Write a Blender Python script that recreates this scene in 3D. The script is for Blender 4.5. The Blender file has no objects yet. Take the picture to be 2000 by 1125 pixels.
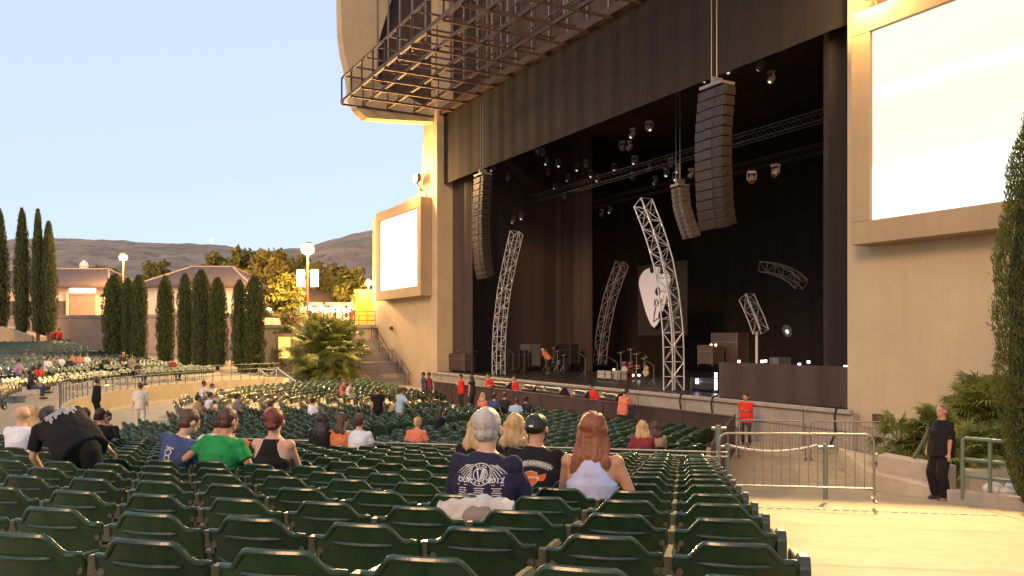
import bpy, bmesh, math, random
from mathutils import Vector, Matrix, noise
from mathutils.bvhtree import BVHTree
R = math.radians
rnd = random.Random(7)
sc = bpy.context.scene
col = sc.collection

# ------------------------------------------------------------ camera, sky, light
F, HZ, CZ = 1650.0, 658.0, 4.0          # focal length in photo pixels, eye level line, eye height
cam_d = bpy.data.cameras.new('camera')
cam = bpy.data.objects.new('camera', cam_d); col.objects.link(cam); sc.camera = cam
cam.location = (0, 0, CZ); cam.rotation_euler = (R(90), 0, 0)
cam_d.sensor_width = 36; cam_d.lens = 36 * F / 2000
cam_d.shift_y = (HZ - 562.5) / 2000
cam_d.clip_end = 6000; cam_d.clip_start = 0.05
cam_d.dof.use_dof = False

world = bpy.data.worlds.new('World'); sc.world = world; world.use_nodes = True
wn = world.node_tree.nodes; wl = world.node_tree.links
bg = wn['Background']
sky = wn.new('ShaderNodeTexSky'); sky.sky_type = 'NISHITA'; sky.sun_disc = False
sky.sun_elevation = R(8); sky.sun_rotation = R(200); sky.air_density = 1.0; sky.dust_density = .5; sky.ozone_density = 2.0
hs = wn.new('ShaderNodeMix'); hs.data_type = 'RGBA'; hs.inputs[0].default_value = .86; hs.inputs[7].default_value = (2.05, 2.38, 2.95, 1)
wl.new(sky.outputs[0], hs.inputs[6]); wl.new(hs.outputs[2], bg.inputs[0]); bg.inputs[1].default_value = 0.13
sun_d = bpy.data.lights.new('sun', 'SUN'); sun_d.energy = 0.85; sun_d.angle = R(16); sun_d.color = (1, .58, .27)
sun = bpy.data.objects.new('sun', sun_d); col.objects.link(sun)
_sv = Vector((-.45, -.80, .42)).normalized()          # towards the low sun, behind the camera on the left
sun.rotation_euler = _sv.to_track_quat('Z', 'Y').to_euler()
sc.view_settings.view_transform = 'Standard'; sc.view_settings.look = 'None'
sc.view_settings.exposure = 1.42; sc.view_settings.gamma = 1
sc.cycles.max_bounces = 6; sc.cycles.diffuse_bounces = 3; sc.cycles.glossy_bounces = 3
sc.cycles.sample_clamp_indirect = 4
sc.cycles.use_denoising = True

# ------------------------------------------------------------ coordinates
SD = 22.0
NV = Vector((.881, .4725, 0)); DV = Vector((-.4725, .881, 0)); SROT = math.atan2(.4725, .881)
def at(px, py, Y): return Vector(((px - 1000) / F * Y, Y, CZ - (py - HZ) / F * Y))
def ST(s, q, z): return NV * (SD + q) + DV * s + Vector((0, 0, z))
def SP(px, py, q):                       # point of the plane q seen at a pixel -> (s, z)
    t = (px - 1000) / F; Y = (SD + q) / (.881 * t + .4725)
    return t * Y * DV.x + Y * DV.y, CZ - (py - HZ) / F * Y
def SS(px, py, s):                       # point of the plane s seen at a pixel -> (q, z)
    t = (px - 1000) / F; m = (.4725 * s + .881 * s * t) / (.881 - .4725 * t)
    Y = .4725 * m + .881 * s
    return m - SD, CZ - (py - HZ) / F * Y
CX, CY = 2.85, 41.2                      # centre of the fan of seats
def smooth(a, b, x):
    x = min(1, max(0, (x - a) / (b - a))); return x * x * (3 - 2 * x)
def lerp(a, b, t): return a + (b - a) * t
def polar(x, y):
    dx, dy = x - CX, y - CY
    return math.hypot(dx, dy), math.degrees(math.atan2(dy, dx)) % 360
def Hnear(x, y): return 2.676 - .1024 * (.213 * x + .977 * y)
def H(x, y):
    r, th = polar(x, y)
    low = .3 + .25 * smooth(11, 20, r) + .1 * smooth(20, 22, r)
    far = 1.35 + .052 * max(0, min(r, 75) - 23)              # beyond the retaining wall
    w = .213 * x + .977 * y
    near = max(Hnear(x, y), .3)
    near = lerp(near, low, smooth(17, 24, w))
    if w < -2: near = 2.676 + .1024 * 2
    k = smooth(212, 226, th) if 90 < th < 300 else 1
    if r < 22: return lerp(low, near, k)
    return lerp(far, near, k) if 90 < th < 300 else lerp(near, .3, 0)

# ------------------------------------------------------------ tagging
def tag(o, label=None, cat=None, group=None, kind=None):
    if label: o['label'] = label
    if cat: o['category'] = cat
    if group: o['group'] = group
    if kind: o['kind'] = kind
    return o
def empty(name, loc=(0, 0, 0), rz=0.0, label=None, cat=None, group=None):
    o = bpy.data.objects.new(name, None); col.objects.link(o)
    o.location = loc; o.rotation_euler = (0, 0, rz); o.empty_display_size = .2
    return tag(o, label, cat, group)
def copy_tree(o, parent=None):
    c = o.copy(); col.objects.link(c); c.parent = parent
    for ch in o.children: copy_tree(ch, c)
    return c

# ------------------------------------------------------------ mesh builder
class MB:
    def __init__(s): s.v = []; s.f = []; s.m = []; s.cur = 0
    def add(s, vs, fs, mi=None):
        b = len(s.v); s.v += [tuple(x) for x in vs]
        for f in fs: s.f.append([b + i for i in f]); s.m.append(s.cur if mi is None else mi)
        return s
    def box(s, c, d, rot=None):
        c = Vector(c); h = Vector(d) / 2
        vs = [Vector((x * h.x, y * h.y, z * h.z)) for x in (-1, 1) for y in (-1, 1) for z in (-1, 1)]
        if rot is not None: vs = [rot @ v for v in vs]
        return s.add([v + c for v in vs], [(0, 1, 3, 2), (4, 6, 7, 5), (0, 4, 5, 1), (2, 3, 7, 6), (0, 2, 6, 4), (1, 5, 7, 3)])
    def box2(s, a, b):
        a = Vector(a); b = Vector(b); return s.box((a + b) / 2, [abs(x) for x in (b - a)])
    def ring(s, p, u, w, ru, rw, n):
        b = len(s.v)
        for i in range(n):
            a = 2 * math.pi * i / n
            s.v.append(tuple(p + u * (ru * math.cos(a)) + w * (rw * math.sin(a))))
        return list(range(b, b + n))
    def loft(s, rings, cap=True):
        for a, b in zip(rings, rings[1:]):
            n = len(a)
            for i in range(n): s.f.append([a[i], a[(i + 1) % n], b[(i + 1) % n], b[i]]); s.m.append(s.cur)
        if cap: s.f.append(rings[0][::-1]); s.m.append(s.cur); s.f.append(list(rings[-1])); s.m.append(s.cur)
        return s
    def tube(s, pts, r, n=8, cap=True):
        pts = [Vector(p) for p in pts]; rs = r if isinstance(r, (list, tuple)) else [r] * len(pts)
        rings = []; u = None
        for i, p in enumerate(pts):
            a = pts[max(0, i - 1)]; b = pts[min(len(pts) - 1, i + 1)]; d = (b - a).normalized()
            if u is None:
                u = d.cross(Vector((0, 0, 1)))
                if u.length < .1: u = d.cross(Vector((0, 1, 0)))
            u = (u - d * u.dot(d)).normalized(); w = d.cross(u)
            rings.append(s.ring(p, u, w, rs[i], rs[i], n))
        return s.loft(rings, cap)
    def cap(s, p0, p1, r0, r1, n=10):            # tapered capsule
        p0 = Vector(p0); p1 = Vector(p1); d = p1 - p0
        L = d.length
        d = d / L if L > 1e-6 else Vector((0, 0, 1))
        pts = [p0 - d * r0 * .98, p0 - d * r0 * .7, p0, p1, p1 + d * r1 * .7, p1 + d * r1 * .98]
        return s.tube(pts, [r0 * .2, r0 * .72, r0, r1, r1 * .72, r1 * .2], n)
    def lathe(s, c, prof, n=16, ax=None):
        c = Vector(c); ax = Vector(ax or (0, 0, 1)).normalized()
        u = ax.orthogonal().normalized(); w = ax.cross(u)
        return s.loft([s.ring(c + ax * z, u, w, max(r, .0005), max(r, .0005), n) for r, z in prof])
    def ball(s, c, r, n=12, m=8, rot=None):
        c = Vector(c); r = Vector(r) if not isinstance(r, (int, float)) else Vector((r, r, r)); rings = []
        for j in range(m + 1):
            a = math.pi * (j + .15 * (j == 0) - .15 * (j == m)) / m; b = len(s.v)
            for i in range(n):
                t = 2 * math.pi * i / n
                v = Vector((r.x * math.sin(a) * math.cos(t), r.y * math.sin(a) * math.sin(t), -r.z * math.cos(a)))
                s.v.append(tuple(c + (rot @ v if rot is not None else v)))
            rings.append(list(range(b, b + n)))
        return s.loft(rings)
    def prism(s, poly, axis, a, b):               # poly of 2D points extruded along an axis
        def P(u, v, w): return {'x': (w, u, v), 'y': (u, w, v), 'z': (u, v, w)}[axis]
        n = len(poly); k = len(s.v)
        s.v += [P(u, v, a) for u, v in poly] + [P(u, v, b) for u, v in poly]
        s.f.append([k + i for i in range(n)][::-1]); s.f.append([k + n + i for i in range(n)]); s.m += [s.cur] * 2
        for i in range(n): s.f.append([k + i, k + (i + 1) % n, k + n + (i + 1) % n, k + n + i]); s.m.append(s.cur)
        return s
    def build(s, name, mat, parent=None, smooth=False, loc=None, rz=None, bevel=0, fix=True):
        me = bpy.data.meshes.new(name); me.from_pydata(s.v, [], s.f)
        mats = mat if isinstance(mat, (list, tuple)) else [mat]
        for m in mats: me.materials.append(m)
        if len(mats) > 1: me.polygons.foreach_set('material_index', s.m)
        if fix:
            bm = bmesh.new(); bm.from_mesh(me); bmesh.ops.recalc_face_normals(bm, faces=bm.faces); bm.to_mesh(me); bm.free()
        if smooth:
            me.polygons.foreach_set('use_smooth', [True] * len(me.polygons))
            if smooth != 'all':
                try: me.set_sharp_from_angle(angle=R(40))
                except Exception: pass
        me.update()
        o = bpy.data.objects.new(name, me); col.objects.link(o); o.parent = parent
        if loc is not None: o.location = loc
        if rz is not None: o.rotation_euler = (0, 0, rz)
        if bevel:
            b = o.modifiers.new('bevel', 'BEVEL'); b.width = bevel; b.segments = 2; b.limit_method = 'ANGLE'
        return o

# ------------------------------------------------------------ materials
_M = {}
def mat(name, c, rough=.6, metal=0.0, var=.12, scale=4.0, bump=0.0, bscale=40.0, emit=None, estr=1.0, coat=0.0, spec=.5, c2=None, stretch=None, world_space=True, detail=5, two=None, streak=None, spots=None, crack=False):
    if name in _M: return _M[name]
    m = bpy.data.materials.new(name); m.use_nodes = True; nt = m.node_tree; N = nt.nodes; L = nt.links
    p = N['Principled BSDF']
    p.inputs['Roughness'].default_value = rough; p.inputs['Metallic'].default_value = metal
    p.inputs['Coat Weight'].default_value = coat; p.inputs['Specular IOR Level'].default_value = spec
    tc = N.new('ShaderNodeTexCoord'); mp = N.new('ShaderNodeMapping'); L.new(tc.outputs['Object'], mp.inputs[0])
    if stretch: mp.inputs['Scale'].default_value = stretch
    nz = N.new('ShaderNodeTexNoise'); nz.inputs['Scale'].default_value = scale; nz.inputs['Detail'].default_value = detail
    L.new(mp.outputs[0], nz.inputs['Vector'])
    cr = N.new('ShaderNodeValToRGB'); e = cr.color_ramp.elements
    e[0].position = .3; e[1].position = .7
    lo = [x * (1 - var) for x in c]; hi = [x * (1 + var) for x in c] if c2 is None else c2
    if c2 is not None: lo = c
    e[0].color = (*lo, 1); e[1].color = (*hi, 1)
    L.new(nz.outputs['Fac'], cr.inputs[0])
    src = cr.outputs[0]
    if two:                                   # a second, finer blotching
        n2 = N.new('ShaderNodeTexNoise'); n2.inputs['Scale'].default_value = two[0]; n2.inputs['Detail'].default_value = 8; n2.inputs['Roughness'].default_value = .7
        L.new(mp.outputs[0], n2.inputs['Vector'])
        r2 = N.new('ShaderNodeValToRGB'); r2.color_ramp.elements[0].position = .4; r2.color_ramp.elements[1].position = .62
        r2.color_ramp.elements[0].color = (0, 0, 0, 1); r2.color_ramp.elements[1].color = (two[2],) * 3 + (1,)
        L.new(n2.outputs['Fac'], r2.inputs[0])
        mx = N.new('ShaderNodeMix'); mx.data_type = 'RGBA'; mx.inputs[7].default_value = (*two[1], 1)
        L.new(r2.outputs[0], mx.inputs[0]); L.new(src, mx.inputs[6]); src = mx.outputs[2]
    def layer(vec, scl, c_, amt, lo_, hi_, src, det=6):
        n2 = N.new('ShaderNodeTexNoise'); n2.inputs['Scale'].default_value = scl; n2.inputs['Detail'].default_value = det; n2.inputs['Roughness'].default_value = .65; L.new(vec, n2.inputs['Vector'])
        r2 = N.new('ShaderNodeValToRGB'); r2.color_ramp.elements[0].position = lo_; r2.color_ramp.elements[1].position = hi_; r2.color_ramp.elements[0].color = (0, 0, 0, 1); r2.color_ramp.elements[1].color = (amt,) * 3 + (1,); L.new(n2.outputs['Fac'], r2.inputs[0])
        mx = N.new('ShaderNodeMix'); mx.data_type = 'RGBA'; mx.inputs[7].default_value = (*c_, 1); L.new(r2.outputs[0], mx.inputs[0]); L.new(src, mx.inputs[6]); return mx.outputs[2]
    if streak:
        m2 = N.new('ShaderNodeMapping'); m2.inputs['Scale'].default_value = (1, 1, .07); L.new(tc.outputs['Object'], m2.inputs[0]); src = layer(m2.outputs[0], streak[0] * 3, streak[1], streak[2], .5, .72, src)
    if spots: src = layer(mp.outputs[0], spots[0], spots[1], spots[2], .66, .70, src, 2)
    if crack:
        vo = N.new('ShaderNodeTexVoronoi'); vo.feature = 'DISTANCE_TO_EDGE'; vo.inputs['Scale'].default_value = .22; dn = N.new('ShaderNodeTexNoise'); dn.inputs['Scale'].default_value = .8; dn.inputs['Detail'].default_value = 6; L.new(mp.outputs[0], dn.inputs['Vector'])
        va = N.new('ShaderNodeMix'); va.data_type = 'RGBA'; va.blend_type = 'ADD'; va.inputs[0].default_value = .9; L.new(mp.outputs[0], va.inputs[6]); L.new(dn.outputs['Color'], va.inputs[7]); L.new(va.outputs[2], vo.inputs['Vector'])
        r3 = N.new('ShaderNodeValToRGB'); r3.color_ramp.elements[0].position = 0; r3.color_ramp.elements[0].color = (.65,) * 3 + (1,); r3.color_ramp.elements[1].position = .0035; r3.color_ramp.elements[1].color = (0, 0, 0, 1); L.new(vo.outputs['Distance'], r3.inputs[0])
        mx = N.new('ShaderNodeMix'); mx.data_type = 'RGBA'; mx.inputs[7].default_value = (.12, .1, .08, 1); L.new(r3.outputs[0], mx.inputs[0]); L.new(src, mx.inputs[6]); src = mx.outputs[2]
    L.new(src, p.inputs['Base Color'])
    if bump:
        nb = N.new('ShaderNodeTexNoise'); nb.inputs['Scale'].default_value = bscale; nb.inputs['Detail'].default_value = 4
        L.new(mp.outputs[0], nb.inputs['Vector'])
        bp = N.new('ShaderNodeBump'); bp.inputs['Strength'].default_value = bump; bp.inputs['Distance'].default_value = .02
        L.new(nb.outputs['Fac'], bp.inputs['Height']); L.new(bp.outputs[0], p.inputs['Normal'])
    if emit:
        p.inputs['Emission Color'].default_value = (*emit, 1); p.inputs['Emission Strength'].default_value = estr
    _M[name] = m; return m
def lamp(name, loc, power, color, radius=.25, typ='POINT', target=None, spot=120, parent=None, blend=.6):
    d = bpy.data.lights.new(name, typ); d.energy = power; d.color = color; d.shadow_soft_size = radius
    if typ == 'SPOT': d.spot_size = R(spot); d.spot_blend = blend
    o = bpy.data.objects.new(name, d); col.objects.link(o); o.location = loc
    if target is not None: o.rotation_euler = (Vector(target) - Vector(loc)).to_track_quat('-Z', 'Y').to_euler()
    if parent is not None:
        o.parent = parent; o.matrix_parent_inverse = parent.matrix_world.inverted()
    return o
concrete = mat('concrete', (.36, .31, .25), .75, var=.10, scale=1.3, bump=.15, bscale=25, two=(3.5, (.24, .20, .165), .45), streak=(1.6, (.2, .17, .14), .5))
walk = mat('walkway_concrete', (.34, .275, .18), .7, var=.10, scale=.7, bump=.1, bscale=30, two=(2.2, (.24, .195, .13), .6), spots=(9, (.11, .09, .07), .6), crack=True)
stucco = mat('stucco', (.50, .385, .235), .85, var=.06, scale=.5, bump=.25, bscale=60, two=(.9, (.43, .325, .195), .4), streak=(.55, (.40, .30, .18), .45))
stucco_dk = mat('frame_stucco', (.37, .265, .155), .8, var=.05, scale=.7, bump=.2, bscale=60, streak=(.8, (.27, .19, .11), .4))
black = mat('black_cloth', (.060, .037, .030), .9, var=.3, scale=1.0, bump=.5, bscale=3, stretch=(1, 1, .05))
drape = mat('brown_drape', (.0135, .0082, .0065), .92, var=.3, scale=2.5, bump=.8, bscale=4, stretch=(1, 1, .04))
darksteel = mat('dark_steel', (.095, .055, .042), .6, metal=.3, var=.15)
alu = mat('aluminium', (.62, .60, .58), .35, metal=.85, var=.1)
galv = mat('galvanised', (.24, .22, .20), .42, metal=.75, var=.12, scale=12)
greenrail = mat('rail_paint', (.10, .15, .12), .45, var=.1, coat=.3)
# ------------------------------------------------------------ ground
def make_ground():
    rs = [0, 2, 4, 6, 8, 10, 11, 12, 13, 14, 15, 16, 17, 18, 19, 20, 21, 21.9, 22, 23, 24, 25, 26, 27, 28, 29, 30, 31, 32, 33, 34, 35, 36, 37, 38, 39, 40, 41, 42, 43, 44, 45, 47, 49, 52, 56, 60, 66, 75, 90, 120, 200, 400, 900, 2500]
    vs = []; fs = []; nA = 180
    for i, r in enumerate(rs):
        for a in range(nA):
            t = 2 * math.pi * a / nA; x = CX + r * math.cos(t); y = CY + r * math.sin(t)
            z = H(x, y)
            vs.append((x, y, z))
    for i in range(len(rs) - 1):
        for a in range(nA):
            b = (a + 1) % nA
            fs.append((i * nA + a, i * nA + b, (i + 1) * nA + b, (i + 1) * nA + a))
    me = bpy.data.meshes.new('ground'); me.from_pydata(vs, [], fs); me.materials.append(walk)
    me.polygons.foreach_set('use_smooth', [True] * len(me.polygons))
    o = bpy.data.objects.new('ground', me); col.objects.link(o); tag(o, kind='structure'); return o
make_ground()

# far hills: two ridges, each one heightfield with a foot, a face and a back
hill_m = mat('hill_scrub', (.30, .205, .14), .95, var=.2, scale=.012, detail=9, two=(.03, (.12, .095, .06), .9), bump=.6, bscale=.06, spots=(.07, (.05, .05, .03), .85), streak=(.004, (.36, .27, .2), .5))
def hills(name, pts, Y0, Y1, z0, seed):
    xs = list(range(pts[0][0], pts[-1][0] + 1, 6)); nj = 26; vs = []; fs = []
    def ridge(px):
        for (a, ya), (b, yb) in zip(pts, pts[1:]):
            if a <= px <= b: return lerp(ya, yb, (px - a) / (b - a))
        return pts[-1][1]
    for px in xs:
        for j in range(nj + 4):
            t = min(1, j / nj); Y = lerp(Y0, Y1, t) + max(0, j - nj) * 60
            X = (px - 1000) / F * lerp(Y0, Y1, t)
            zr = CZ + (HZ - ridge(px)) / F * Y1
            n = noise.fractal(Vector((X * .012, Y * .012, seed)), 1, 2, 5) * 9 * math.sin(math.pi * t)
            n += noise.fractal(Vector((X * .05, Y * .05, seed)), 1, 2, 4) * 1.6 * min(1, t * 4)
            z = lerp(z0, zr, t ** .8) + n - max(0, j - nj) * 22
            vs.append((X, Y, z))
    m = nj + 4
    for i in range(len(xs) - 1):
        for j in range(m - 1): fs.append((i * m + j, (i + 1) * m + j, (i + 1) * m + j + 1, i * m + j + 1))
    me = bpy.data.meshes.new(name); me.from_pydata(vs, [], fs); me.materials.append(hill_m)
    me.polygons.foreach_set('use_smooth', [True] * len(me.polygons))
    o = bpy.data.objects.new(name, me); col.objects.link(o); tag(o, kind='structure')
hills('hill', [(-420, 500), (-200, 488), (0, 470), (60, 466), (120, 466), (200, 468), (290, 474), (350, 476), (420, 478), (455, 482), (480, 488), (505, 500), (560, 530), (640, 560), (700, 575)], 420, 1150, 3, 1.3)
hills('hill', [(100, 640), (300, 600), (400, 560), (470, 520), (520, 492), (560, 486), (600, 484), (645, 469), (690, 457), (730, 450), (800, 440), (900, 436), (1100, 430), (1300, 440)], 330, 760, 3, 5.1)

# ------------------------------------------------------------ stage house
S0, S1 = 18.56, 51.5                      # the opening along the stage wall
def stg(name, mb, m, parent=None, **k):   # a mesh written in (q, s, z)
    o = mb.build(name, m, parent, **k)
    return o
def sroot(name, label, cat, group=None):  # Empty at the stage wall's origin, turned with the stage
    return empty(name, ST(0, 0, 0), SROT, label, cat, group)
floor_m = mat('stage_floor', (.03, .02, .018), .35, var=.3)
house = sroot('stage_house', 'huge tan stucco stage house with a wide dark proscenium opening', 'stage building')
m = MB(); m.box2((0, 2, 1.2), (1.2, S0, 24)); stg('wall', m, stucco, house, bevel=.03)
m = MB()                                   # far wall: full height strip beside the opening, then a lower wall
m.prism([(S1, .3), (64.5, .3), (64.5, 13.4), (54.9, 13.9), (54.15, 15.5), (53.8, 18.6), (54.3, 31), (S1, 31)], 'x', 0, 1.2)
stg('wall', m, stucco, house, bevel=.03)
m = MB(); m.box2((-.35, S0 - .5, .3), (19, S1 + .02, 1.6)); m.box2((-.12, 2, .2), (.3, S0 - .5, 1.2)); stg('stage_base', m, concrete, house, bevel=.02)
m = MB(); m.box2((-.5, S0 - .52, 1.6), (-.28, S1, 1.73)); stg('stage_lip', m, concrete, house, bevel=.02)
m = MB()
for s in range(20, 52, 3): m.box2((-.36, s, .35), (-.342, s + .03, 1.6))
m.box2((-.37, S0 - .5, 1.02), (-.345, S1, 1.05)); stg('joint', m, mat('joint_dark', (.12, .1, .085), .9), house)
m = MB(); m.box2((-.28, S0, 1.6), (18.8, S1, 1.72)); stg('stage_floor', m, floor_m, house)
m = MB(); m.box2((18.8, S0 - .5, 1.6), (19.3, S1 + .5, 26)); m.box2((1.2, S0 - .4, 1.6), (18.8, S0, 26)); m.box2((1.2, S1, 1.6), (18.8, S1 + .4, 26)); stg('stage_wall', m, black, house)
m = MB(); m.box2((3.4, S0, 17.5), (18.8, S1, 17.8)); stg('ceiling', m, black, house)
# black drapes: pleated leg curtains and the long brown valance
def pleat(q, s0, s1, z0, z1, amp, step, thick=.05):
    mb = MB(); n = max(2, int((s1 - s0) / step)); a = []; b = []
    for i in range(n + 1):
        s = lerp(s0, s1, i / n); dq = amp * (math.sin(i * 1.35) + .5 * math.sin(i * .61 + 1)) * .6
        a.append((q + dq, s))
    poly = a + [(x + thick, y) for x, y in a[::-1]]
    return mb.prism([(x, y) for x, y in poly], 'z', z0, z1)
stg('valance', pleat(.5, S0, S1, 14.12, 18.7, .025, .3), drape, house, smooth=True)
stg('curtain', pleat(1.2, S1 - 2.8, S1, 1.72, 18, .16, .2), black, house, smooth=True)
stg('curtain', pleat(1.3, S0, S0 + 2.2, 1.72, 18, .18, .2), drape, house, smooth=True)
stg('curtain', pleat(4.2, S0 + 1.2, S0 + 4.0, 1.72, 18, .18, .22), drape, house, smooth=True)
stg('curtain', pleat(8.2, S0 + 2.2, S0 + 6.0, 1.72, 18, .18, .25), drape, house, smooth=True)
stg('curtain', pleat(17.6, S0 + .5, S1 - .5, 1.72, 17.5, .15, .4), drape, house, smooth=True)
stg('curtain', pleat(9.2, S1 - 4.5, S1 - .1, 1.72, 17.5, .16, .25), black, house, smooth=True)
# dark back of the canopy
m = MB(); m.box2((3.2, 4, 17.9), (3.6, 53.4, 40)); stg('canopy_back', m, black, house)
# fascia: the curved tan end wall of the canopy, standing across the roof's far end
outer = [(664, -260), (665.6, 0), (667, 61), (672, 100), (681.6, 141), (688, 192), (700, 214), (718, 230), (770, 234), (826, 237)]
inner = [(826, 205), (800, 190), (760, 176), (741, 160), (737.6, 141), (737.6, 105.6), (742, 75), (750, 48), (765, 0), (800, -120), (830, -260)]
poly = [SS(x, y, 52) for x, y in outer] + [SS(x, y, 52) for x, y in [(860, 238), (860, 205)]] + [SS(x, y, 52) for x, y in inner]
m = MB(); m.prism([(q, z) for q, z in poly], 'y', 0, 1.0)
o = m.build('fascia', stucco, house, bevel=.03)
for v in o.data.vertices: v.co = (v.co.x, 52.0 + v.co.y, v.co.z)
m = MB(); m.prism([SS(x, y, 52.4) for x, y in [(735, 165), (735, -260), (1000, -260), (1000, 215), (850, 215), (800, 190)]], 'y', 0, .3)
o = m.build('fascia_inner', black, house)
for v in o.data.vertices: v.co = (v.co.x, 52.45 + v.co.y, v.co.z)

# ------------------------------------------------------------ canopy steel grid
grid = sroot('canopy_grid', 'brown steel space frame grid hanging out over the stage front', 'roof frame')
qs = [-6.3, -4.9, -3.25, -1.4, .35, 2.6]; sl = [52.0 - 2.0 * i for i in range(20)]
for q in qs:
    m = MB(); w = .34 if q == .35 else .15
    m.box2((q - w / 2, 13, 18.72), (q + w / 2, 52, 18.72 + w * 1.2))
    if q != .35: m.box2((q - .05, 13, 20.2), (q + .05, 51.9, 20.32))
    stg('beam', m, darksteel, grid)
for i, s in enumerate(sl):
    m = MB(); m.box2((-6.3, s - .06, 18.60), (3.0, s + .06, 18.715))
    m.box2((-6.3, s - .3, 20.34), (3.0, s - .22, 20.44))
    for q in qs[:4]:
        m.box2((q - .03, s - .03, 18.8), (q + .03, s + .03, 20.3))
    m.box2((-6.3, s - .03, 18.84), (-6.24, s + .03, 20.3))
    stg('cross_member', m, darksteel, grid)
m = MB()
for s in [51.2, 49.2, 47.2, 45.2, 43.2, 40, 37, 34, 31]:
    for q in (-4.2, .9): m.tube([(q, s, 20.3), (q, s, 38)], .07, 6)
for z in (22.5, 24.6, 26.8, 29, 31.5): m.tube([(2.9, 14, z), (2.9, 52, z)], .06, 6)
for s in range(16, 52, 2): m.tube([(2.95, s, 19), (2.95, s, 36)], .045, 5)
stg('hanger', m, mat('hanger_steel', (.17, .13, .13), .5, metal=.3), grid)

# ------------------------------------------------------------ video screens
scr_m = mat('screen_face', (.03, .03, .03), .4, var=.02, emit=(1, .9, .7), estr=1)
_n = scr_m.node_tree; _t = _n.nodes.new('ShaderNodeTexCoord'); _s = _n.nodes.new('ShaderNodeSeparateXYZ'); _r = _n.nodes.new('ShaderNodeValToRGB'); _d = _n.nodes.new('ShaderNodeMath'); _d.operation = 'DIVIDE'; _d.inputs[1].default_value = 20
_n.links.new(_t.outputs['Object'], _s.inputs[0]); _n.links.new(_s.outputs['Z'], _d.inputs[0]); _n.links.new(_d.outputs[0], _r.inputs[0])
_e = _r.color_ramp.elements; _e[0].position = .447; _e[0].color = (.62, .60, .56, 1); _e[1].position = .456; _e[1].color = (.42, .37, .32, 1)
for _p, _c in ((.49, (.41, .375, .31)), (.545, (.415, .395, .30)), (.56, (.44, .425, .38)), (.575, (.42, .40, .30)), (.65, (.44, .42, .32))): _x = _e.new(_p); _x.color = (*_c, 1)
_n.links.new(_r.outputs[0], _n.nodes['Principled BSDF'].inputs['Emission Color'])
def video_screen(s0, s1, z0, z1, label):
    r = sroot('video_screen', label, 'screen', 'large framed video screens beside the stage')
    f = .68; m = MB(); q = -.8
    m.box2((q, s0, z0), (-.003, s1, z0 + f)); m.box2((q, s0, z1 - f), (-.003, s1, z1))
    m.box2((q, s0, z0 + f), (-.003, s0 + f, z1 - f)); m.box2((q, s1 - f, z0 + f), (-.003, s1, z1 - f))
    stg('frame', m, stucco_dk, r, bevel=.02)
    m = MB(); m.box2((q + .12, s0 + f - .01, z0 + f - .01), (q + .2, s1 - f + .01, z1 - f + .01)); stg('panel', m, scr_m, r)
    # brighter lower third belongs to the video picture, set in the panel's emission ramp
    return r
video_screen(8.2, 17.75, 6.78, 13.75, 'glowing white video screen in a deep tan frame, at right beside the tall cypress')
video_screen(52.35, 61.4, 6.75, 13.35, 'distant glowing white video screen in a tan frame, left of the stage opening')

# flood lamps on top of the screens
glow = mat('lamp_glow', (1, .9, .7), .5, emit=(1, .72, .30), estr=20)
def flood(loc, label, power, tgt=None, spot=0, ang=72):
    r = empty('flood_lamp', loc, SROT, label, 'lamp', 'warm flood lamps on the stage house')
    m = MB(); m.tube([(.35, 0, -.75), (.1, 0, -.35), (0, 0, -.25)], .05, 8); m.box((.35, 0, -.78), (.4, .3, .05)); m.build('bracket', darksteel, r)
    m = MB(); m.box((.05, 0, 0), (.22, .74, .52)); m.box((.2, 0, 0), (.12, .5, .34)); m.build('housing', darksteel, r, bevel=.03)
    m = MB(); m.box((-.085, 0, 0), (.04, .66, .44)); m.build('lens', glow, r, bevel=.02)
    l = lamp('bulb', (-.35, 0, .0), power, (1, .56, .18), .3, 'POINT'); l.parent = r
    if spot:
        l = lamp('beam', (-.4, 0, .0), spot, (1, .66, .27), .35, 'SPOT', spot=ang, blend=.25); l.parent = r
        d = Matrix.Rotation(-SROT, 3, 'Z') @ (Vector(tgt) - Vector(loc)); l.rotation_euler = d.to_track_quat('-Z', 'Y').to_euler()
    return r
flood(ST(17.0, -.75, 14.35), 'bright warm flood lamp on top of the large near screen at right', 900, (3.4, 3.0, 7.0), 17000)
flood(ST(53.3, -.75, 14.7), 'glaring warm flood lamp on top of the distant left screen', 1300, (-22, 30, 0), 14000, 110)
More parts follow.
